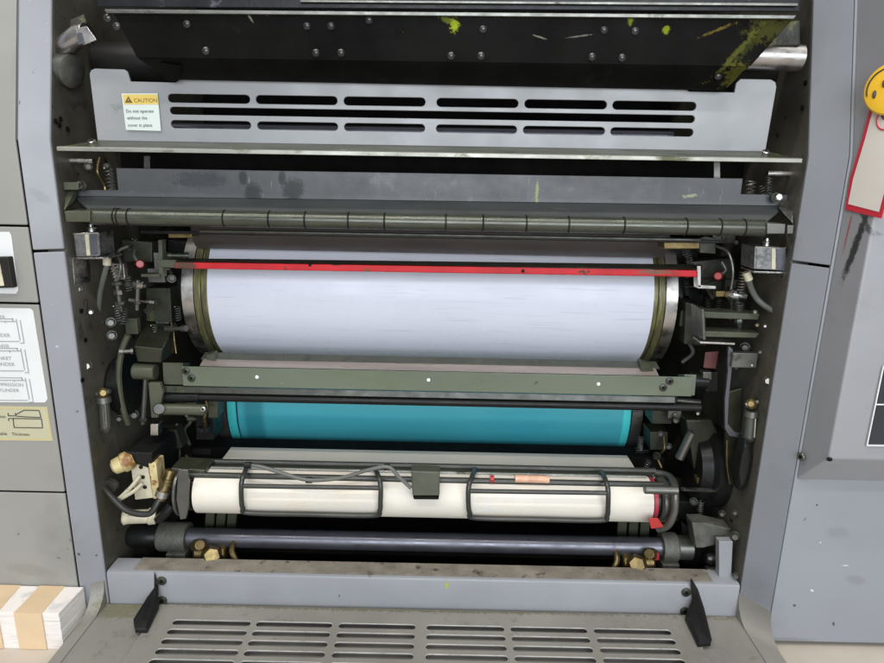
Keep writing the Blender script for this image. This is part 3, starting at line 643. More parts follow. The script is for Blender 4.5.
# sensor + cable
b = MB(); k = [P(411, 471, .008), P(440, 472, .008), P(439.5, 496, .004), P(412.5, 496, .004)]; b.hull(k+[q+Vector((0, .016, 0)) for q in k])
sn_ = b.done('sensor_box', 'olive', press, bevel=.0012)
MB().slab([P(413, 496.5, .005), P(439, 497, .005), P(438.5, 499.5, .006), P(414, 499.3, .006)], .01).done('sensor_foot', 'black', sn_)
MB().tube([P(246, 465, .02), P(262, 467, .016), P(282, 473, .015), (P(308, 480, .015)), P(340, 478, .015), P(368, 470, .015), P(388, 467, .015), P(398, 476, .012), P(411, 488, .010)], .0022, 10).done('sensor_cable', 'hose', sn_)
for px, py in ((248, 465), (309, 480), (387, 467)): MB().lathe(P(px-3, py, .017), P(px+3, py, .017), [(0, .0035), (1, .0035)], 10).done('cable_clip', 'black', sn_)
MB().lathe(P(515, 478.5, .028), P(549, 479.5, .028), [(0, .0042), (1, .0042)], 16).done('tape_patch', 'peach', wg)
MB().lathe(P(490, 479, .0285), P(494, 479, .0285), [(0, .0041), (1, .0041)], 16).done('paint_mark', 'redplastic', wg)

# ------------------------------------------------------------------ drive shaft
SY = .058; SZ = Z(542, SY)
ds = MB().lathe((P(150, 536, SY).x, SY, SZ), (P(672, 548, SY).x, SY, SZ), [(0, .0112), (1, .0112)], 40).done('drive_shaft', 'shaft', press)
M['collar'] = mat('pitted_iron', (.10, .10, .085), .55, metal=.3, var=.3, scale=60, bump=.7, bscale=350, dirt=[((.25, .25, .2), 160, .66, .05)])
xa, xb = P(160, 536, SY).x, P(189, 537, SY).x
MB().lathe((xa, SY, SZ), (xb, SY, SZ), [(0, .016), (.1, .0172), (1, .0172)], 36).done('shaft_collar', 'collar', ds, bevel=.0008)
MB().lathe((P(128, 536, SY).x, SY, SZ), (xa, SY, SZ), [(0, .010), (.2, .014), (.9, .014), (1, .012)], 30).done('shaft_hub', 'black', ds, bevel=.0008)
xa, xb = P(660, 548, SY).x, P(676, 548, SY).x
MB().lathe((xa, SY, SZ), (xb, SY, SZ), [(0, .0172), (.9, .0172), (1, .016)], 36).done('shaft_collar', 'collar', ds, bevel=.0008)
MB().lathe((xb, SY, SZ), (P(690, 548, SY).x, SY, SZ), [(0, .0145), (1, .014)], 30).done('shaft_hub', 'gunmetal', ds)
for a, c in ((170, 189), (660, 677)):
    x0_, x1_ = P(a, 560, .05).x, P(c, 560, .05).x
    MB().box((x0_, .040, .03), (x1_, .072, SZ-.012)).done('shaft_support', 'collar', ds, bevel=.001)

# ------------------------------------------------------------------ crossbar, hinges, foot plate
zt, zbm = Z(578.5, .0), Z(607, .0)
b = MB(); b.prismx([(.0, zbm-.02), (.0, zt-.003), (.001, zt-.001), (.003, zt), (.026, zt), (.026, zbm-.02)], -XW+.0015, XW-.0015)
bar_ = b.done('crossbar', mat('crossbar_paint', (.245, .252, .265), .40, var=.08, scale=9, bump=.08, bscale=700, dirt=[((.10, .10, .09), 60, .665, .04), ((.2, .24, .04), 40, .76, .02)],
   blobs=[(P(447, 586, 0), (.0022, .02, .006), (0, 0, 0), (.3, .34, .03), .5, .9)]), press)
b = MB(); b.box((-XW+.03, .004, zt+.0004), (XW-.03, .026, zt+.0012)); b.done('dust_layer', 'dust', bar_)
for px, py in ((162, 580.5), (162.5, 600), (686, 592), (684.5, 611)):
    screw(bar_, P(px, py, -.0002), (0, -1, 0), .0052, .002, 'olive_dark', 'bolt', socket=True)
zf = zbm-.003

b = MB(); b.box((-.358, -.22, zf-.003), (-.292, -.0015, zf)); b.box((.292, -.22, zf-.003), (.352, -.0015, zf)); b.box((-.292, -.004, zf-.003), (.292, -.0015, zf))
b.done('foot_plate', 'grime_paint', press, bevel=.0006)
# rounded skirts where the posts run out over the foot plate
for xa, xb, ya, yb in ((-.3655, -.3535, -.0082, -.0022), (.3505, .3715, -.0012, -.0312)):
    r = .028; z0 = zf+.0012; loops = []
    for x, yy in ((xa, ya), (xb, yb)):
        prof = [(-.22, z0)]+[(yy-r+r*math.sin(q/8*math.pi/2), z0+r-r*math.cos(q/8*math.pi/2)) for q in range(9)]+[(yy+.0018, z0+r), (yy+.0018, .001), (-.22, .001)]
        loops.append([Vector((x, *p)) for p in prof])
    b = MB(); A = [b.b.verts.new(p) for p in loops[0]]; B = [b.b.verts.new(p) for p in loops[1]]; n = len(A)
    b.b.faces.new(A); b.b.faces.new(B[::-1])
    for q in range(n): b.b.faces.new((A[q], B[q], B[(q+1) % n], A[(q+1) % n]))
    b.done('post_skirt', 'grime_paint', press)  # the dark grimy colour also paints in shade on the flat flare
gx0, gx1 = -.2915, .2915; gzv = zf+.004
gh = []
for r_ in range(11):
    yv = -.034-.0142*r_
    for a, c in ((172, 251), (255.3, 332.7), (338, 416), (426, 505), (510, 588), (593.5, 672)):
        xa = P(a, 625+(a-430)*.0209, -.034).x; xc = P(c, 625+(c-430)*.0209, -.034).x
        gh.append(slot(xa, xc, yv, .0086, 6))
gr = holed('step_grille', [(gx0, -.20), (gx1, -.20), (gx1, -.006), (gx0, -.006)], gh, (0, 0, gzv), (1, 0, 0), (0, 1, 0), .0014, 'grime_paint', press, bev=.0006, label='slotted foot grille in front of the opening')
gr.data.materials.append(mat('bright_edge', (.46, .45, .42), .35, metal=.5, var=.2, scale=40))  # lighter metal colour for the bevelled slot rims
for p_ in gr.data.polygons:
    if .15 < abs(p_.normal.z) < .97: p_.material_index = 1
MB().box((-.285, -.2, .0080), (.285, -.008, .0088)).done('grille_pan', mat('grey_pan', (.26, .25, .23), .5, var=.2), gr)
for s, pts in ((-1, ((155, 573, -.001), (155, 590, -.003), (148, 600, -.006), (134, 622, -.018), (135, 630, -.022), (147, 630, -.022), (159, 606, -.006), (158, 585, -.003))),
               (1, ((690, 580, -.001), (692, 600, -.003), (685, 617, -.012), (698, 644, -.026), (711, 643, -.026), (703, 611, -.008), (697, 592, -.003)))):
    b = MB(); pp = []
    for qx, qy, _ in pts:
        k = P(qx, qy, -.003)
        if k.z < gzv+.0045: k = PZ(qx, qy, gzv+.0045)
        pp.append(k)
    up3 = [q for q in pp if q.y > -.0035]; lo3 = [q for q in pp if q.y <= -.0035]
    b.slab(pp, (s*.0022, .0025, .0015))
    b.hull(lo3+[q-Vector((0, 0, .004)) for q in lo3])
    b.done('grille_hinge', 'black', press, bevel=.0008)

# ------------------------------------------------------------------ hardware on the frames
def blk(name, pts, y, dep, m_, parent=None, bevel=.0008):
    k = [P(*q, y) for q in pts]; b = MB(); b.hull(k+[q+Vector((0, dep, 0)) for q in k]); return b.done(name, m_, parent or press, bevel=bevel)
def rect(x0, y0, x1, y1): return ((x0, y0), (x1, y0), (x1, y1), (x0, y1))

M['switch'] = mat('grey_switch_body', (.30, .305, .30), .26, metal=.75, var=.2, scale=60, dirt=[((.08, .09, .03), 50, .58, .1)])
def limit_switch(front, side, knob, brk, bolts, strip, dark):
    k = [P(*q, .012) for q in front]; r_ = [P(*q, .046) for q in side]
    far = [q+Vector((0, .03, 0)) for q in k]
    b = MB(); b.hull(k+r_+far); ls = b.done('limit_switch', 'switch', press, bevel=.001)
    (x0, y0), (x1, y1), (x2, y2), (x3, y3) = front
    def fr(t, u, y): return P((x0+(x1-x0)*t)*(1-u)+(x3+(x2-x3)*t)*u, (y0+(y1-y0)*t)*(1-u)+(y3+(y2-y3)*t)*u, y)
    for t0, t1, u0, u1, m_, n_ in strip:
        MB().slab([fr(t0, u0, .0112), fr(t1, u0, .0112), fr(t1, u1, .0112), fr(t0, u1, .0112)], .001).done(n_, m_, ls, bevel=.0003)
    # rim and dark end cover on the receding side
    a0, a1 = (k[1], k[2]) if side[0][0] > x0 else (k[0], k[3]); c0, c1 = r_
    nrm = (a1-a0).cross(c0-a0).normalized(); nrm = nrm if nrm.y < 0 else -nrm
    for f0, f1, m_, n_ in dark:
        b = MB(); kk = [a0.lerp(c0, f0), a0.lerp(c0, f1), a1.lerp(c1, f1), a1.lerp(c1, f0)]
        cen = sum(kk, Vector())/4; kk = [cen+(q-cen)*.93+nrm*.0006 for q in kk]; b.slab(kk, tuple(-nrm*.001)); b.done(n_, m_, ls)
    MB().tube([k[0], k[1], *([r_[0]] if side[0][0] > x0 else [])], .0009, 6, 0, 1).done('switch_rim', 'chrome', ls)
    p = P(*knob, .03); b = MB(); b.lathe(p-Vector((0, 0, .008)), p+Vector((0, 0, .005)), [(0, .0025), (.4, .0025), (.42, .005), (.75, .0052), (.8, .0035), (1, .003)], 14); b.done('switch_plunger', 'chrome', ls)
    b = MB()
    for q in brk:
        kk = [P(*w_, .010) for w_ in q]; b.hull(kk+[w_+Vector((0, .03, 0)) for w_ in kk])
    b.done('switch_bracket', 'chrome', ls, bevel=.0005)
    for bx, by in bolts: screw(ls, P(bx, by, .035), (.3 if bx < 400 else -.3, -1, 0), .0042, .005, 'gunmetal', 'bolt', True)
    return ls
limit_switch(((73, 234), (98, 232.5), (99, 256), (76, 257)), ((113, 233), (115, 254)), (92, 229),
    [((70, 257.5), (108, 257), (108, 259), (71, 259.5)), ((70, 258), (73, 258), (75, 290), (72, 287))], ((80, 265), (81, 279)),
    ((.06, .42, .08, .92, 'switch', 'switch_face'), (.46, .62, .04, .96, 'cream', 'switch_strip'), (.66, .95, .06, .94, 'shaft', 'switch_face')), ((.05, .2, 'chrome', 'switch_rib'), (.25, .75, 'black', 'switch_cover'), (.78, .98, 'olive', 'switch_rib')))
limit_switch(((755, 246.5), (786, 248), (787, 271), (754, 269)), ((744, 247), (743, 267)), (766, 243),
    [((754, 271), (788, 272), (788, 274), (754, 273)), ((785, 272), (788.5, 272), (785, 298), (782, 298))], ((776, 280), (775, 292)),
    ((.06, .50, .08, .92, 'switch', 'switch_face'), (.54, .66, .04, .96, 'cream', 'switch_strip'), (.70, .95, .06, .94, 'shaft', 'switch_face')), ((.05, .5, 'black', 'switch_cover'), (.55, .95, 'olive', 'switch_rib')))
MB().tube([P(108, 262, .03), P(104, 276, .035), P(100, 294, .045), P(98, 318, .055)], .0026, 10).done('grey_hose', 'hose', press)
MB().tube([P(748, 275, .03), P(751, 288, .035), P(760, 302, .035), P(780, 315, .02)], .003, 10).done('grey_hose', 'hose', press)
MB().ball(P(97, 322, .055), .0075, 0, (1, .7, 1.3)).done('hose_elbow', 'gunmetal', press)
MB().cyl(P(746, 272, .03), P(749, 280, .03), .004, 12).done('hose_nut', 'cream', press)
MB().cyl(P(107, 258, .03), P(107, 265, .03), .004, 12).done('hose_nut', 'cream', press)
MB().spring(P(111, 262, .05), P(117, 280, .05), .0035, 6, .0008).done('coil_spring', 'steel', press)
MB().spring(P(744, 272, .05), P(741, 292, .05), .004, 7, .0008).done('coil_spring', 'steel', press)
MB().spring(P(739, 303, .05), P(739, 314, .05), .004, 5, .001).done('coil_spring', 'gunmetal', press)
for px, py, y, r_, m_ in ((111, 322, .04, .004, 'gunmetal'), (112, 335, .04, .004, 'gunmetal'), (87, 365, .02, .0040, 'steel'), (91, 312, .03, .0022, 'steel'), (79, 289, .02, .0025, 'gunmetal'), (92, 469, .02, .0028, 'black'), (101, 551, .02, .0022, 'steel'),
                          (745, 347, .06, .0042, 'gunmetal'), (768, 380, .015, .0038, 'steel'), (752, 365, .03, .0014, 'steel'), (735, 535, .02, .004, 'gunmetal'), (736, 575, .01, .003, 'gunmetal'), (722, 513, .05, .003, 'gunmetal'), (735, 512, .03, .0025, 'gunmetal'), (757, 325, .03, .0016, 'brass'), (765, 326, .02, .0014, 'steel'),
                          (755, 312, .03, .0018, 'gunmetal'), (760, 352, .02, .0015, 'gunmetal'), (698, 413, .09, .002, 'steel'), (676, 420, .10, .003, 'gunmetal'), (669, 446, .10, .003, 'gunmetal'), (119, 418, .06, .003, 'gunmetal'), (134, 414, .07, .004, 'gunmetal'), (103, 441, .03, .002, 'black')):
    screw(press, P(px, py, y), (0.45*(1 if px < 400 else -1), -1, .1), r_, r_*1.1, m_, 'bolt', True)
# adjusting screws: threaded rods with nuts and plates
def stud(a, c, nuts, y, r=.0022):
    A, B = P(*a, y), P(*c, y); b = MB(); b.cyl(A, B, r, 10); o = b.done('adjusting_screw', 'gunmetal', press)
    for t, rr, hh, m_ in nuts:
        q = A.lerp(B, t); d = (B-A).normalized(); MB().lathe(q-d*hh, q+d*hh, [(0, rr*.85), (.2, rr), (.8, rr), (1, rr*.85)], 6).done('nut', m_, o)
stud((116, 276), (121, 312), ((.2, .0055, .002, 'gunmetal'), (.45, .0048, .0028, 'steel'), (.75, .005, .002, 'gunmetal')), .055)
stud((138, 280), (137, 310), ((.15, .0060, .0035, 'steel'), (.75, .0035, .0016, 'gunmetal')), .065)
stud((124, 284), (146, 286), ((.6, .0052, .0025, 'gunmetal'),), .068)
stud((737, 300), (740, 330), ((.2, .0055, .002, 'gunmetal'), (.7, .0045, .003, 'gunmetal')), .06)
stud((146, 376), (143, 424), ((.9, .0045, .002, 'gunmetal'),), .075, .003)
stud((656, 398), (700, 402), ((.4, .005, .003, 'gunmetal'),), .095, .003)
for px, py in ((59, 125), (60, 119), (67, 129), (55, 121), (81, 311), (82, 380), (85, 340), (806, 83), (803, 108)):
    x = -XW if px < 400 else XW
    p = PX(px, py, x*.999); MB().lathe(p, p-Vector((.0012*(1 if x > 0 else -1), 0, 0)), [(0, .0026), (1, .0024)], 12).done('tapped_hole', 'void', frame_l if px < 400 else frame_r)
# red knobs
for px, py in ((140, 264), (718, 276)): MB().lathe(P(px, py, .075), P(px, py, .062), [(0, .003), (.2, .0048), (.8, .0048), (1, .0035)], 14).done('red_knob', 'redplastic', press)
MB().tube([P(135, 250, .07), P(134, 256, .066), P(138, 262, .066)], .0018, 8).done('knob_wire', 'gunmetal', press)
MB().tube([P(722, 262, .07), P(726, 270, .066), P(720, 275, .066)], .0018, 8).done('knob_wire', 'gunmetal', press)
# left cluster
blk('bearing_block', ((146, 288), (170, 288), (172, 323), (146, 321)), .10, .06, 'olive_dark')
bb = MB(); k = [P(133, 346, .045), P(163, 349, .045), P(161, 363, .05), P(137, 362, .05), P(147, 321, .11), P(174, 324, .11), P(176, 352, .11), P(147, 350, .11)]
bb.hull(k); bb.done('gear_box', 'olive_dark', press, bevel=.002)
MB().cyl(P(134, 371, .055), P(156, 372, .055), .009, 24, ch=.001).done('pivot_pin', 'olive', press)
MB().lathe(P(112, 384, .07), P(132, 384, .07), [(0, .026), (.5, .034), (1, .034)], 40).done('gear_hub', 'black', press)
b = MB(); arc = [(128, 335, .04), (122, 350, .04), (119, 370, .04), (120, 392, .042), (124, 412, .045), (128, 424, .05)]
b.tube([P(*q) for q in arc], .0032, 8); b.done('guard_strap', 'olive', press)
bb = MB(); k = [P(148, 383, .042), P(160, 383, .042), P(163, 392, .042), P(158, 418, .042), P(151, 418, .042)]; bb.hull(k+[q+Vector((0, .006, 0)) for q in k]); lk = bb.done('link_arm', 'olive', press, bevel=.001)
MB().lathe(P(159, 409, .042), P(159, 409, .034), [(0, .0065), (1, .0055)], 20).done('pivot_bolt', 'olive_dark', lk)
MB().cyl(P(158, 409, .046), P(206, 410, .046), .0062, 20, ch=.001).done('spring_rod', 'olive', press)
screw(press, P(203, 409, .039), (0, -1, 0), .003, .001, 'steel', 'screw')
MB().cyl(P(155, 397, .056), P(200, 397, .056), .006, 16).done('trip_stub', 'black', press)
blk('rod_stop', rect(208, 396, 218, 418), .06, .02, 'olive_dark')
blk('pipe_fitting', rect(150, 424, 158, 436), .05, .012, 'chrome')
# sight glasses
def sight(x0, y0, x1, y1, cap, y):
    a, c = P(x0, y0, y), P(x1, y1, y); b = MB(); b.cyl(a, c, .0055, 20)
    sgl = b.done('oil_sight_glass', 'glass', press)
    b = MB(); b.lathe(a-Vector((0, 0, .002)), a+Vector((0, 0, .004)), [(0, .0075), (1, .0068)], 18); b.done('glass_cap', 'gunmetal', sgl); b = MB(); b.lathe(c-Vector((0, 0, .005)), c+Vector((0, 0, .001)), [(0, .003), (.4, .005), (1, .0072)], 18); b.done('glass_cap', 'gunmetal', sgl)
    MB().lathe(P(*cap, y-.004), P(cap[0], cap[1], y+.006), [(0, .003), (.2, .0055), (1, .0055)], 12).done('oil_cap', 'brass', sgl)
    MB().cyl(P(cap[0]-6, cap[1]+1, y), P(cap[0]+7, cap[1]-2, y), .0025, 10).done('cap_lever', 'gunmetal', sgl)
    b = MB(); b.cyl(a+Vector((.003, -.0048, -.003)), c+Vector((.003, -.0048, .003)), .0008, 6); b.done('glass_mark', 'chrome', sgl)
sight(104, 400, 106, 428, (103, 393), .022); sight(751, 414, 749, 438, (751, 404), .022)
b = MB(); k = [(744, 438), (752, 440), (755, 458), (750, 478), (743, 492), (737, 490), (735, 474), (739, 456)]; kk = [P(*q, .02) for q in k]; kc = [P(745+(x-745)*.6, 466+(y-466)*.75, .013) for x, y in k]
b.hull(kk+kc+[q+Vector((0, .012, 0)) for q in kk]); b.done('lever_grip', 'black', press, bevel=.002)
# junction box cluster
bb = MB(); k = [P(124, 452, .025), P(152, 453, .025), P(178, 428, .10), P(160, 427, .10), P(124, 460, .025), P(152, 462, .025), P(180, 440, .10), P(178, 475, .10), P(155, 470, .03)]
bb.hull(k); jb = bb.done('junction_cover', 'black', press, bevel=.0015)
bb = MB(); k = [P(130, 461, .03), P(147, 461, .03), P(153, 498, .03), P(135, 500, .03)]; bb.hull(k+[q+Vector((0, .015, 0)) for q in k]); bb.done('terminal_block', 'cream', jb, bevel=.0008)
bb = MB(); k = [P(148, 462, .026), P(156, 463, .026), P(160, 499, .026), P(153, 499, .026)]; bb.hull(k+[q+Vector((0, .02, 0)) for q in k]); bb.done('terminal_edge', 'yellowed', jb, bevel=.0008)
for px, py in ((141, 467), (143, 477), (145, 487)): screw(jb, P(px, py, .0295), (0, -1, 0), .0022, .0012, 'black', 'screw')
bb = MB(); bb.lathe(P(112, 468, .02), P(134, 458, .03), [(0, .005), (.1, .0085), (.45, .0095), (.5, .011), (.8, .011), (1, .008)], 18); bb.done('cable_plug', 'yellowed', press)
bb = MB(); bb.lathe(P(122, 517, .02), P(156, 516, .03), [(0, .006), (.06, .009), (.2, .0078), (.75, .0078), (.8, .0095), (1, .009)], 18); bb.done('cable_plug', 'cream', press)
MB().tube([P(140, 476, .028), P(132, 486, .02), P(122, 496, .018), P(118, 499, .02)], .0022, 8).done('signal_wire', 'cream', press)
MB().tube([P(142, 484, .028), P(134, 491, .02), P(124, 497, .018), P(118, 500, .022)], .0022, 8).done('signal_wire', 'cream', press)
MB().tube([P(104, 488, .018), P(113, 498, .012), P(128, 511, .008), P(148, 514, .008), P(157, 504, .012), P(162, 493, .018)], .0034, 10).done('black_hose', 'hose_black', press)
bb = MB(); bb.lathe(P(161, 500, .016), P(171, 470, .026), [(0, .005), (.12, .0055), (.14, .0075), (.26, .0075), (.28, .0055), (.5, .0055), (.52, .007), (.7, .007), (.72, .0058), (1, .0055)], 16); bb.done('hose_coupling', 'brass', press)
MB().lathe(P(162, 496, .0155), P(164, 490, .0165), [(0, .0078), (1, .0078)], 16).done('coupling_nut', 'chrome', press)
MB().lathe(P(109, 487, .022), P(113, 484, .028), [(0, .008), (1, .008)], 20).done('grommet', 'gunmetal', press)
bb = MB(); bb.tube([P(158, 520, .02), P(166, 512, .018), P(172, 505, .02)], .005, 10); bb.done('black_hose', 'black', press)
# green fingers, brass valves below the impression cylinder
def finger(x0, x1, y0, y1):
    b = MB(); n = 3; w = (x1-x0)/n
    for i in range(n):
        k = [P(x0+w*i+1, y0, .065), P(x0+w*(i+1)-1, y0+.3, .065), P(x0+w*(i+1)-3, y1, .085), P(x0+w*i-1, y1, .085)]; b.hull(k+[q+Vector((0, .006, 0)) for q in k])
    b.done('gripper_finger', 'olive', press, bevel=.001)
finger(205, 238, 508, 532); finger(618, 652, 512, 537)
def valve(cx, cy, m=1):
    b = MB(); b.cyl(P(cx-16*m, cy+2, .05), P(cx+16*m, cy+2, .05), .0125, 18, ch=.002); b.lathe(P(cx, cy+4, .05), P(cx, cy+5, .026), [(0, .013), (.6, .013), (1, .009)], 6)
    b.lathe(P(cx-16*m, cy-6, .05), P(cx-12*m, cy-6, .035), [(0, .008), (1, .006)], 10)
    v = b.done('brass_valve', 'brass', press, bevel=.0008)
    MB().tube([P(cx+22*m, cy-10, .05), P(cx+20*m, cy, .04), P(cx+25*m, cy+12, .035)], .0035, 10).done('valve_pipe', 'brass', v)
valve(212, 551); valve(637, 560, -1)
MB().hull([P(648, 553, .04), P(659, 553, .04), P(659, 560, .04), P(648, 560, .04), P(648, 553, .05), P(659, 560, .05)]).done('valve_tag', 'redplastic', press)
b = MB(); b.ball(P(218, 551, .05), .0, 0)
b.b.free()
# right cluster
blk('bearing_block', ((686, 302), (706, 308), (706, 346), (684, 344)), .09, .06, 'olive_dark')
blk('stop_bar', ((704, 311.5), (760, 314), (758, 320), (705, 318)), .035, .02, 'olive')
blk('stop_bar', ((704, 331), (760, 333), (756, 338), (705, 337)), .035, .02, 'olive')
blk('stop_plate', ((701.5, 309), (704.5, 309), (706, 340), (703, 340)), .032, .03, 'gunmetal')
blk('stop_ledge', ((700, 341.5), (735, 343), (735, 345), (700, 343.5)), .03, .02, 'steel', bevel=.0003)
MB().lathe(P(727, 294, .055), P(745, 296, .055), [(0, .004), (.2, .007), (.5, .007), (.52, .005), (1, .005)], 14).done('pipe_fitting', 'chrome', press)
blk('pipe_fitting', rect(716, 291, 726, 297), .06, .01, 'brass')
blk('hinge_plate', ((699, 238), (705, 236), (716, 238), (716, 254), (712, 252), (700, 253)), .07, .01, 'olive_dark')
MB().hull([P(705, 352, .06), P(719, 351, .06), P(716, 369, .06), P(703, 368, .06), P(708, 352, .08), P(719, 351, .08), P(716, 369, .08)]).done('red_stop', mat('dull_red_paint', (.10, .025, .025), .5, var=.35, scale=60, dirt=[((.02, .015, .012), 50, .55, .1)]), press, bevel=.001)
blk('rod_end', rect(706, 372, 718, 392), .06, .02, 'black')
MB().cyl(P(690, 380, .065), P(706, 381, .065), .009, 20).done('rail_shaft', 'black', press)
bb = MB(); lev = [(729, 346), (733, 349), (733, 360), (731, 380), (729, 400), (728, 424), (735, 432), (742, 434), (738, 438), (729, 436), (725, 428), (725, 400), (728, 372), (728, 352)]
bb.slab([P(*q, .035) for q in lev], .004); bb.done('steel_lever', 'shaft', press, bevel=.0006)
bb = MB(); k = [P(728, 392, .05), P(742, 388, .05), P(742, 438, .05), P(737, 486, .05), P(728, 484, .05), P(726, 440, .05)]; bb.hull(k+[q+Vector((0, .006, 0)) for q in k]); bb.done('olive_plate', 'olive_dark', press, bevel=.001)
MB().tube([P(727, 440, .045), P(727, 465, .045), P(730, 484, .045)], .0012, 8).done('plate_edge', 'brass', press)
MB().cyl(P(679, 459, .08), P(692, 432, .08), .0052, 16, ch=.001).done('spring_plunger', 'gunmetal', press)
MB().lathe(P(722, 465, .10), P(690, 464, .10), [(0, .05), (.6, .05), (.7, .042), (1, .038)], 48).done('gear_hub', 'black', press)
blk('bracket_arm', ((692, 523), (705, 523), (706, 529), (731, 529), (731, 541), (703, 548), (696, 548)), .03, .02, 'collar', bevel=.001)
blk('bracket_post', ((719, 541.5), (733, 541.5), (731, 583), (719, 583)), .014, .01, 'paint')
MB().hull([P(681, 521, .07), P(693, 530, .07), P(704, 552, .07), P(702, 566, .07), P(692, 578, .07), P(684, 566, .07)]+[P(681, 521, .09), P(704, 552, .09), P(692, 578, .09)]).done('star_cam', 'black', press, bevel=.001)
for px, py in ((712, 558), (711, 571)): MB().lathe(P(px+4, py, .05), P(px-6, py, .05), [(0, .007), (.7, .007), (1, .005)], 12).done('cap_screw', 'gunmetal', press)
blk('oil_tray', ((650, 500), (722, 504), (722, 518), (665, 520)), .09, .03, 'black')
blk('grease_lump', ((697, 478), (713, 478), (713, 484), (697, 484)), .07, .01, 'brass')
blk('bearing_block', ((664, 246), (698, 250), (700, 292), (690, 300), (680, 262)), .14, .06, 'black')
blk('bearing_block', ((168, 240), (196, 244), (192, 262), (176, 300), (166, 290)), .14, .06, 'black')
blk('roller_arm', rect(652, 405, 672, 424), .12, .03, 'olive_dark')
blk('roller_arm', rect(650, 432, 668, 450), .13, .03, 'olive_dark')
blk('roller_arm', rect(196, 402, 214, 440), .12, .03, 'black')
blk('pump_body', ((686, 420), (712, 420), (720, 436), (716, 470), (694, 470)), .085, .03, 'olive_dark', bevel=.002)
blk('pipe_clip', rect(703, 372, 712, 380), .058, .01, 'gunmetal')
blk('cam_plate', ((150, 432), (176, 430), (182, 448), (160, 452)), .09, .02, 'olive_dark')
for pts in (((86, 300), (84, 340), (88, 384), (96, 430)), ((776, 318), (772, 345), (766, 375))):
    MB().tube([P(*q, .024) for q in pts], .0013, 8).done('oil_line', 'hose_black', press)
MB().tube([P(128, 246, .06), P(118, 252, .055), P(121, 266, .05), P(118, 280, .05)], .0016, 8).done('oil_line', 'gunmetal', press)
MB().tube([P(716, 246, .07), P(728, 252, .06), P(733, 270, .055), P(731, 290, .055)], .0016, 8).done('oil_line', 'gunmetal', press)
def clutter(zone, n, d0, d1):
    x0, y0, x1, y1 = zone
    for _ in range(n):
        px, py, y = random.uniform(x0, x1), random.uniform(y0, y1), random.uniform(d0, d1)
        p = P(px, py, y)
        if abs(p.x) > XW-.006: continue
        s_ = -1 if p.x < 0 else 1; t = random.random(); mm = random.choice(('gunmetal', 'olive_dark', 'black', 'steel', 'olive', 'olive_dark', 'gunmetal'))
        if t < .30:
            screw(press, p, (-.5*s_, -1, random.uniform(-.2, .4)), random.uniform(.002, .0042), random.uniform(.002, .005), mm, 'bolt', True)
        elif t < .5:
            q = p+Vector((-s_*random.uniform(.012, .03), random.uniform(-.01, .01), random.uniform(-.004, .004)))
            MB().lathe(p, q, [(0, .0035), (.3, .0035), (.31, .0024), (.8, .0024), (.81, .0038), (1, .0036)], 14).done('linkage_pin', mm, press)
        elif t < .72:
            a = random.uniform(.006, .014); c = random.uniform(.003, .010)
            b = MB(); b.box(p-Vector((a, .004, c)), p+Vector((a, .004, c)))
            if random.random() < .6: b.cyl(p+Vector((0, -.004, 0)), p+Vector((0, -.0065, 0)), min(c, .003), 12)
            b.done('link_plate', mm, press, bevel=.0008)
        elif t < .85:
            pts = [p+Vector((random.uniform(-.006, .006), random.uniform(-.008, .008), -.014*k_)) for k_ in range(4)]
            MB().tube(pts, random.uniform(.0011, .0022), 8).done('oil_line', random.choice(('hose', 'hose_black', 'gunmetal', 'brass')), press)
        else:
            q = p+Vector((random.uniform(-.006, .006), 0, -.016)); MB().spring(p, q, .003, 6, .0006).done('coil_spring', 'gunmetal', press)
random.seed(23)
clutter((118, 236, 178, 330), 26, .075, .14); clutter((92, 250, 128, 440), 14, .03, .07); clutter((126, 395, 205, 470), 16, .09, .15); clutter((170, 505, 250, 570), 8, .08, .13)
clutter((684, 236, 742, 330), 26, .075, .14); clutter((735, 330, 775, 520), 12, .03, .06); clutter((640, 400, 728, 520), 26, .095, .15); clutter((672, 500, 735, 580), 10, .06, .11); clutter((72, 156, 112, 200), 6, .03, .07); clutter((745, 170, 795, 215), 6, .03, .07)
blk('frame_bracket', ((121, 240), (152, 242), (152, 262), (124, 262)), .08, .02, 'olive_dark')
blk('frame_bracket', ((690, 262), (735, 258), (735, 285), (712, 300)), .09, .02, 'olive_dark')

# ------------------------------------------------------------------ other things
b = MB(); b.box((-2, -1.5, -.03), (2, .6, 0))
fl_ = b.done('floor', 'floor'); fl_['kind'] = 'structure'; fl_['label'] = 'beige floor under the press'

# paper bundle
yb_ = YLF-.0015
zt_ = P(40, 586, yb_).z; yfr = PZ(30, 613, zt_).y; xr = P(83.5, 586.5, yb_).x; xr2 = PZ(58.5, 613.5, zt_).x
pb = bpy.data.objects.new('paper_bundle', None); COL.objects.link(pb); pb.location = ((xr+xr2)/2-.06, (yb_+yfr)/2, 0)
pb['label'] = 'banded stack of white card with kraft paper bands beside the press foot'; pb['category'] = 'paper stack'
def pbp(mb, name, m_, **k):
    o = mb.done(name, m_, None, **k); o.parent = pb; o.matrix_parent_inverse = Matrix.Translation(-pb.location); return o
n = 8; h = zt_/n
for i in range(n):
    j = random.uniform(-.0003, .0003); z0 = h*i
    b = MB(); f0, f1 = xr2+j, xr+j
    b.hull([Vector((-.50, yfr+abs(j), z0)), Vector((f0, yfr+abs(j), z0)), Vector((f1, yb_, z0)), Vector((-.50, yb_, z0))] + [Vector((-.50, yfr+abs(j), z0+h*.985)), Vector((f0, yfr+abs(j), z0+h*.985)), Vector((f1, yb_, z0+h*.985)), Vector((-.50, yb_, z0+h*.985))])
    pbp(b, 'card_block', 'sheets', bevel=.0004)
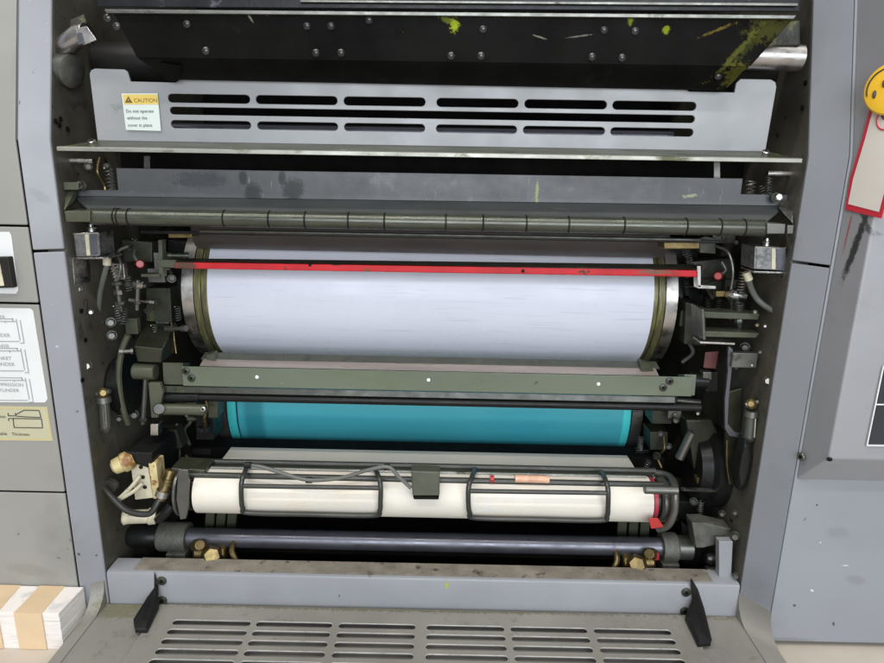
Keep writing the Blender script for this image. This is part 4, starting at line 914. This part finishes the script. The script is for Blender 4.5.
def band(pf0, pf1, pb0, pb1):
    b = MB(); a, c = PZ(pf0, 613, zt_).x, PZ(pf1, 613.3, zt_).x; e, f = P(pb0, 586, yb_).x, P(pb1, 586, yb_).x
    b.hull([Vector((a, yfr-.0012, zt_+.0006)), Vector((c, yfr-.0012, zt_+.0006)), Vector((f, yb_, zt_+.0006)), Vector((e, yb_, zt_+.0006))] + [Vector((a, yfr-.0012, zt_-.0006)), Vector((c, yfr-.0012, zt_-.0006)), Vector((f, yb_, zt_-.0006)), Vector((e, yb_, zt_-.0006))])
    b.hull([Vector((a, yfr-.0014, zt_)), Vector((c, yfr-.0014, zt_)), Vector((c, yfr-.0014, .0005)), Vector((a, yfr-.0014, .0005))] + [Vector((a, yfr-.0004, zt_)), Vector((c, yfr-.0004, zt_)), Vector((c, yfr-.0004, .0005)), Vector((a, yfr-.0004, .0005))])
    pbp(b, 'kraft_band', 'kraft')
band(14, 42, 40, 65); band(-35, -3, -5, 21)

# hanging tag and smiley magnet on the console side
off = -sn*.0015 if (CAM-sp0).dot(-sn) > 0 else sn*.0015
tp = sp0 + off
nn = -sn if (CAM-sp0).dot(-sn) > 0 else sn
def tg(px, py, lift=0.): return PP(px, py, tp+nn*lift, nn)
tag_o = [(874, 92), (900, 80), (900, 150), (881, 218.5), (845, 209.5), (850, 178), (862, 138)]
b = MB(); b.slab([tg(*q) for q in tag_o], tuple(-nn*.0008)); 
def tf(pts, mi, lift):
    vs = [b.b.verts.new(tg(*q, lift)) for q in pts]; f = b.b.faces.new(vs); f.material_index = mi
tf([(876, 98), (898, 92), (898, 140), (879, 212), (848, 204), (853, 179), (865, 139)], 1, .0004)
tagm = b.done('hanging_tag', ['tagred', 'tagcream'], None, keep_normals=True)
bm = bmesh.new(); bm.from_mesh(tagm.data); bmesh.ops.recalc_face_normals(bm, faces=bm.faces); bm.to_mesh(tagm.data); bm.free()
tagm['label'] = 'cream card tag with red border hung on the console side'; tagm['category'] = 'tag'
b = MB(); ctr = tg(886, 119, .0008); u = (tg(890, 119)-tg(884, 119)).normalized(); w = nn.cross(u)
b.tube([ctr+(u*math.cos(a*.3)*.009+w*math.sin(a*.3)*.0085) for a in range(22)], .0006, 6, 0, 1)
b.tube([tg(882, 116, .001), tg(884, 119, .001)], .0008, 6, 1, 1)
rm = b.done('round_emblem', ['tagred', 'ink'], tagm)
b = MB(); cc = tg(891, 89, .003); rad = .0205
fn = (CAM-cc).normalized(); fn = (nn*.5+fn*.5).normalized()
b.lathe(cc-fn*.004, cc+fn*.003, [(0, rad*.9), (.2, rad), (.6, rad), (.85, rad*.93), (1, rad*.7)], 40)
sm = b.done('smiley_magnet', 'yellow', None)
sm['label'] = 'round yellow smiley face magnet pinned above the tag'; sm['category'] = 'magnet'
u = Vector((0, 0, 1)).cross(fn).normalized(); w = fn.cross(u)
b = MB()
b.tube([cc+fn*.0028+(u*math.cos(R(a))+w*math.sin(R(a)))*rad*.82 for a in range(20, 198, 8)], .0006, 6, 0, 1)
b.done('painted_smile', 'ink', sm)
for ex, ey in ((-.50, -.17), (-.20, .22)):
    c0 = cc+fn*.0031+(u*ex+w*ey)*rad; b = MB(); b.ball(c0, .0022, 0, (.8, .5, 1.5)); b.done('painted_eye', 'ink', sm)

# ------------------------------------------------------------------ light
W = bpy.data.worlds.new('World'); S.world = W; W.use_nodes = True
nt = W.node_tree; bg = nt.nodes['Background']
# the workshop around the press: pale ceiling, darker walls, dark floor
tcw = nt.nodes.new('ShaderNodeTexCoord'); sx_ = nt.nodes.new('ShaderNodeSeparateXYZ'); nt.links.new(tcw.outputs['Generated'], sx_.inputs[0])
rw = nt.nodes.new('ShaderNodeValToRGB'); nt.links.new(sx_.outputs['Z'], rw.inputs['Fac'])
mr = nt.nodes.new('ShaderNodeMapRange'); nt.links.new(sx_.outputs['Z'], mr.inputs[0]); mr.inputs[1].default_value = -1; mr.inputs[2].default_value = 1
nt.links.new(mr.outputs[0], rw.inputs['Fac'])
e = rw.color_ramp.elements; e[0].position = .30; e[0].color = (.16, .145, .125, 1); e[1].position = .80; e[1].color = (.62, .65, .68, 1)
m_ = rw.color_ramp.elements.new(.5); m_.color = (.24, .26, .29, 1)
nt.links.new(rw.outputs['Color'], bg.inputs['Color']); bg.inputs['Strength'].default_value = .62
def area(name, loc, tgt, sx, sy, e, col):
    l = bpy.data.lights.new(name, 'AREA'); l.shape = 'RECTANGLE'; l.size = sx; l.size_y = sy; l.energy = e; l.color = col
    o = bpy.data.objects.new(name, l); COL.objects.link(o); o.location = loc
    o.rotation_euler = (Vector(tgt)-Vector(loc)).to_track_quat('-Z', 'Y').to_euler(); return o
for yy in (-.55, -1.25): area('ceiling_tube', (-.25, yy, 2.1), (-.25, yy+.55, 0.2), 2.2, .07, 19, (1, .97, .92))
area('window_light', (.3, -2.2, .86), (0, .1, .25), 2.0, 1.1, 51, (.87, .93, 1))
vs = S.view_settings; vs.view_transform = 'Standard'; vs.look = 'None'; vs.exposure = 0; vs.gamma = 1
S.render.engine = 'CYCLES'
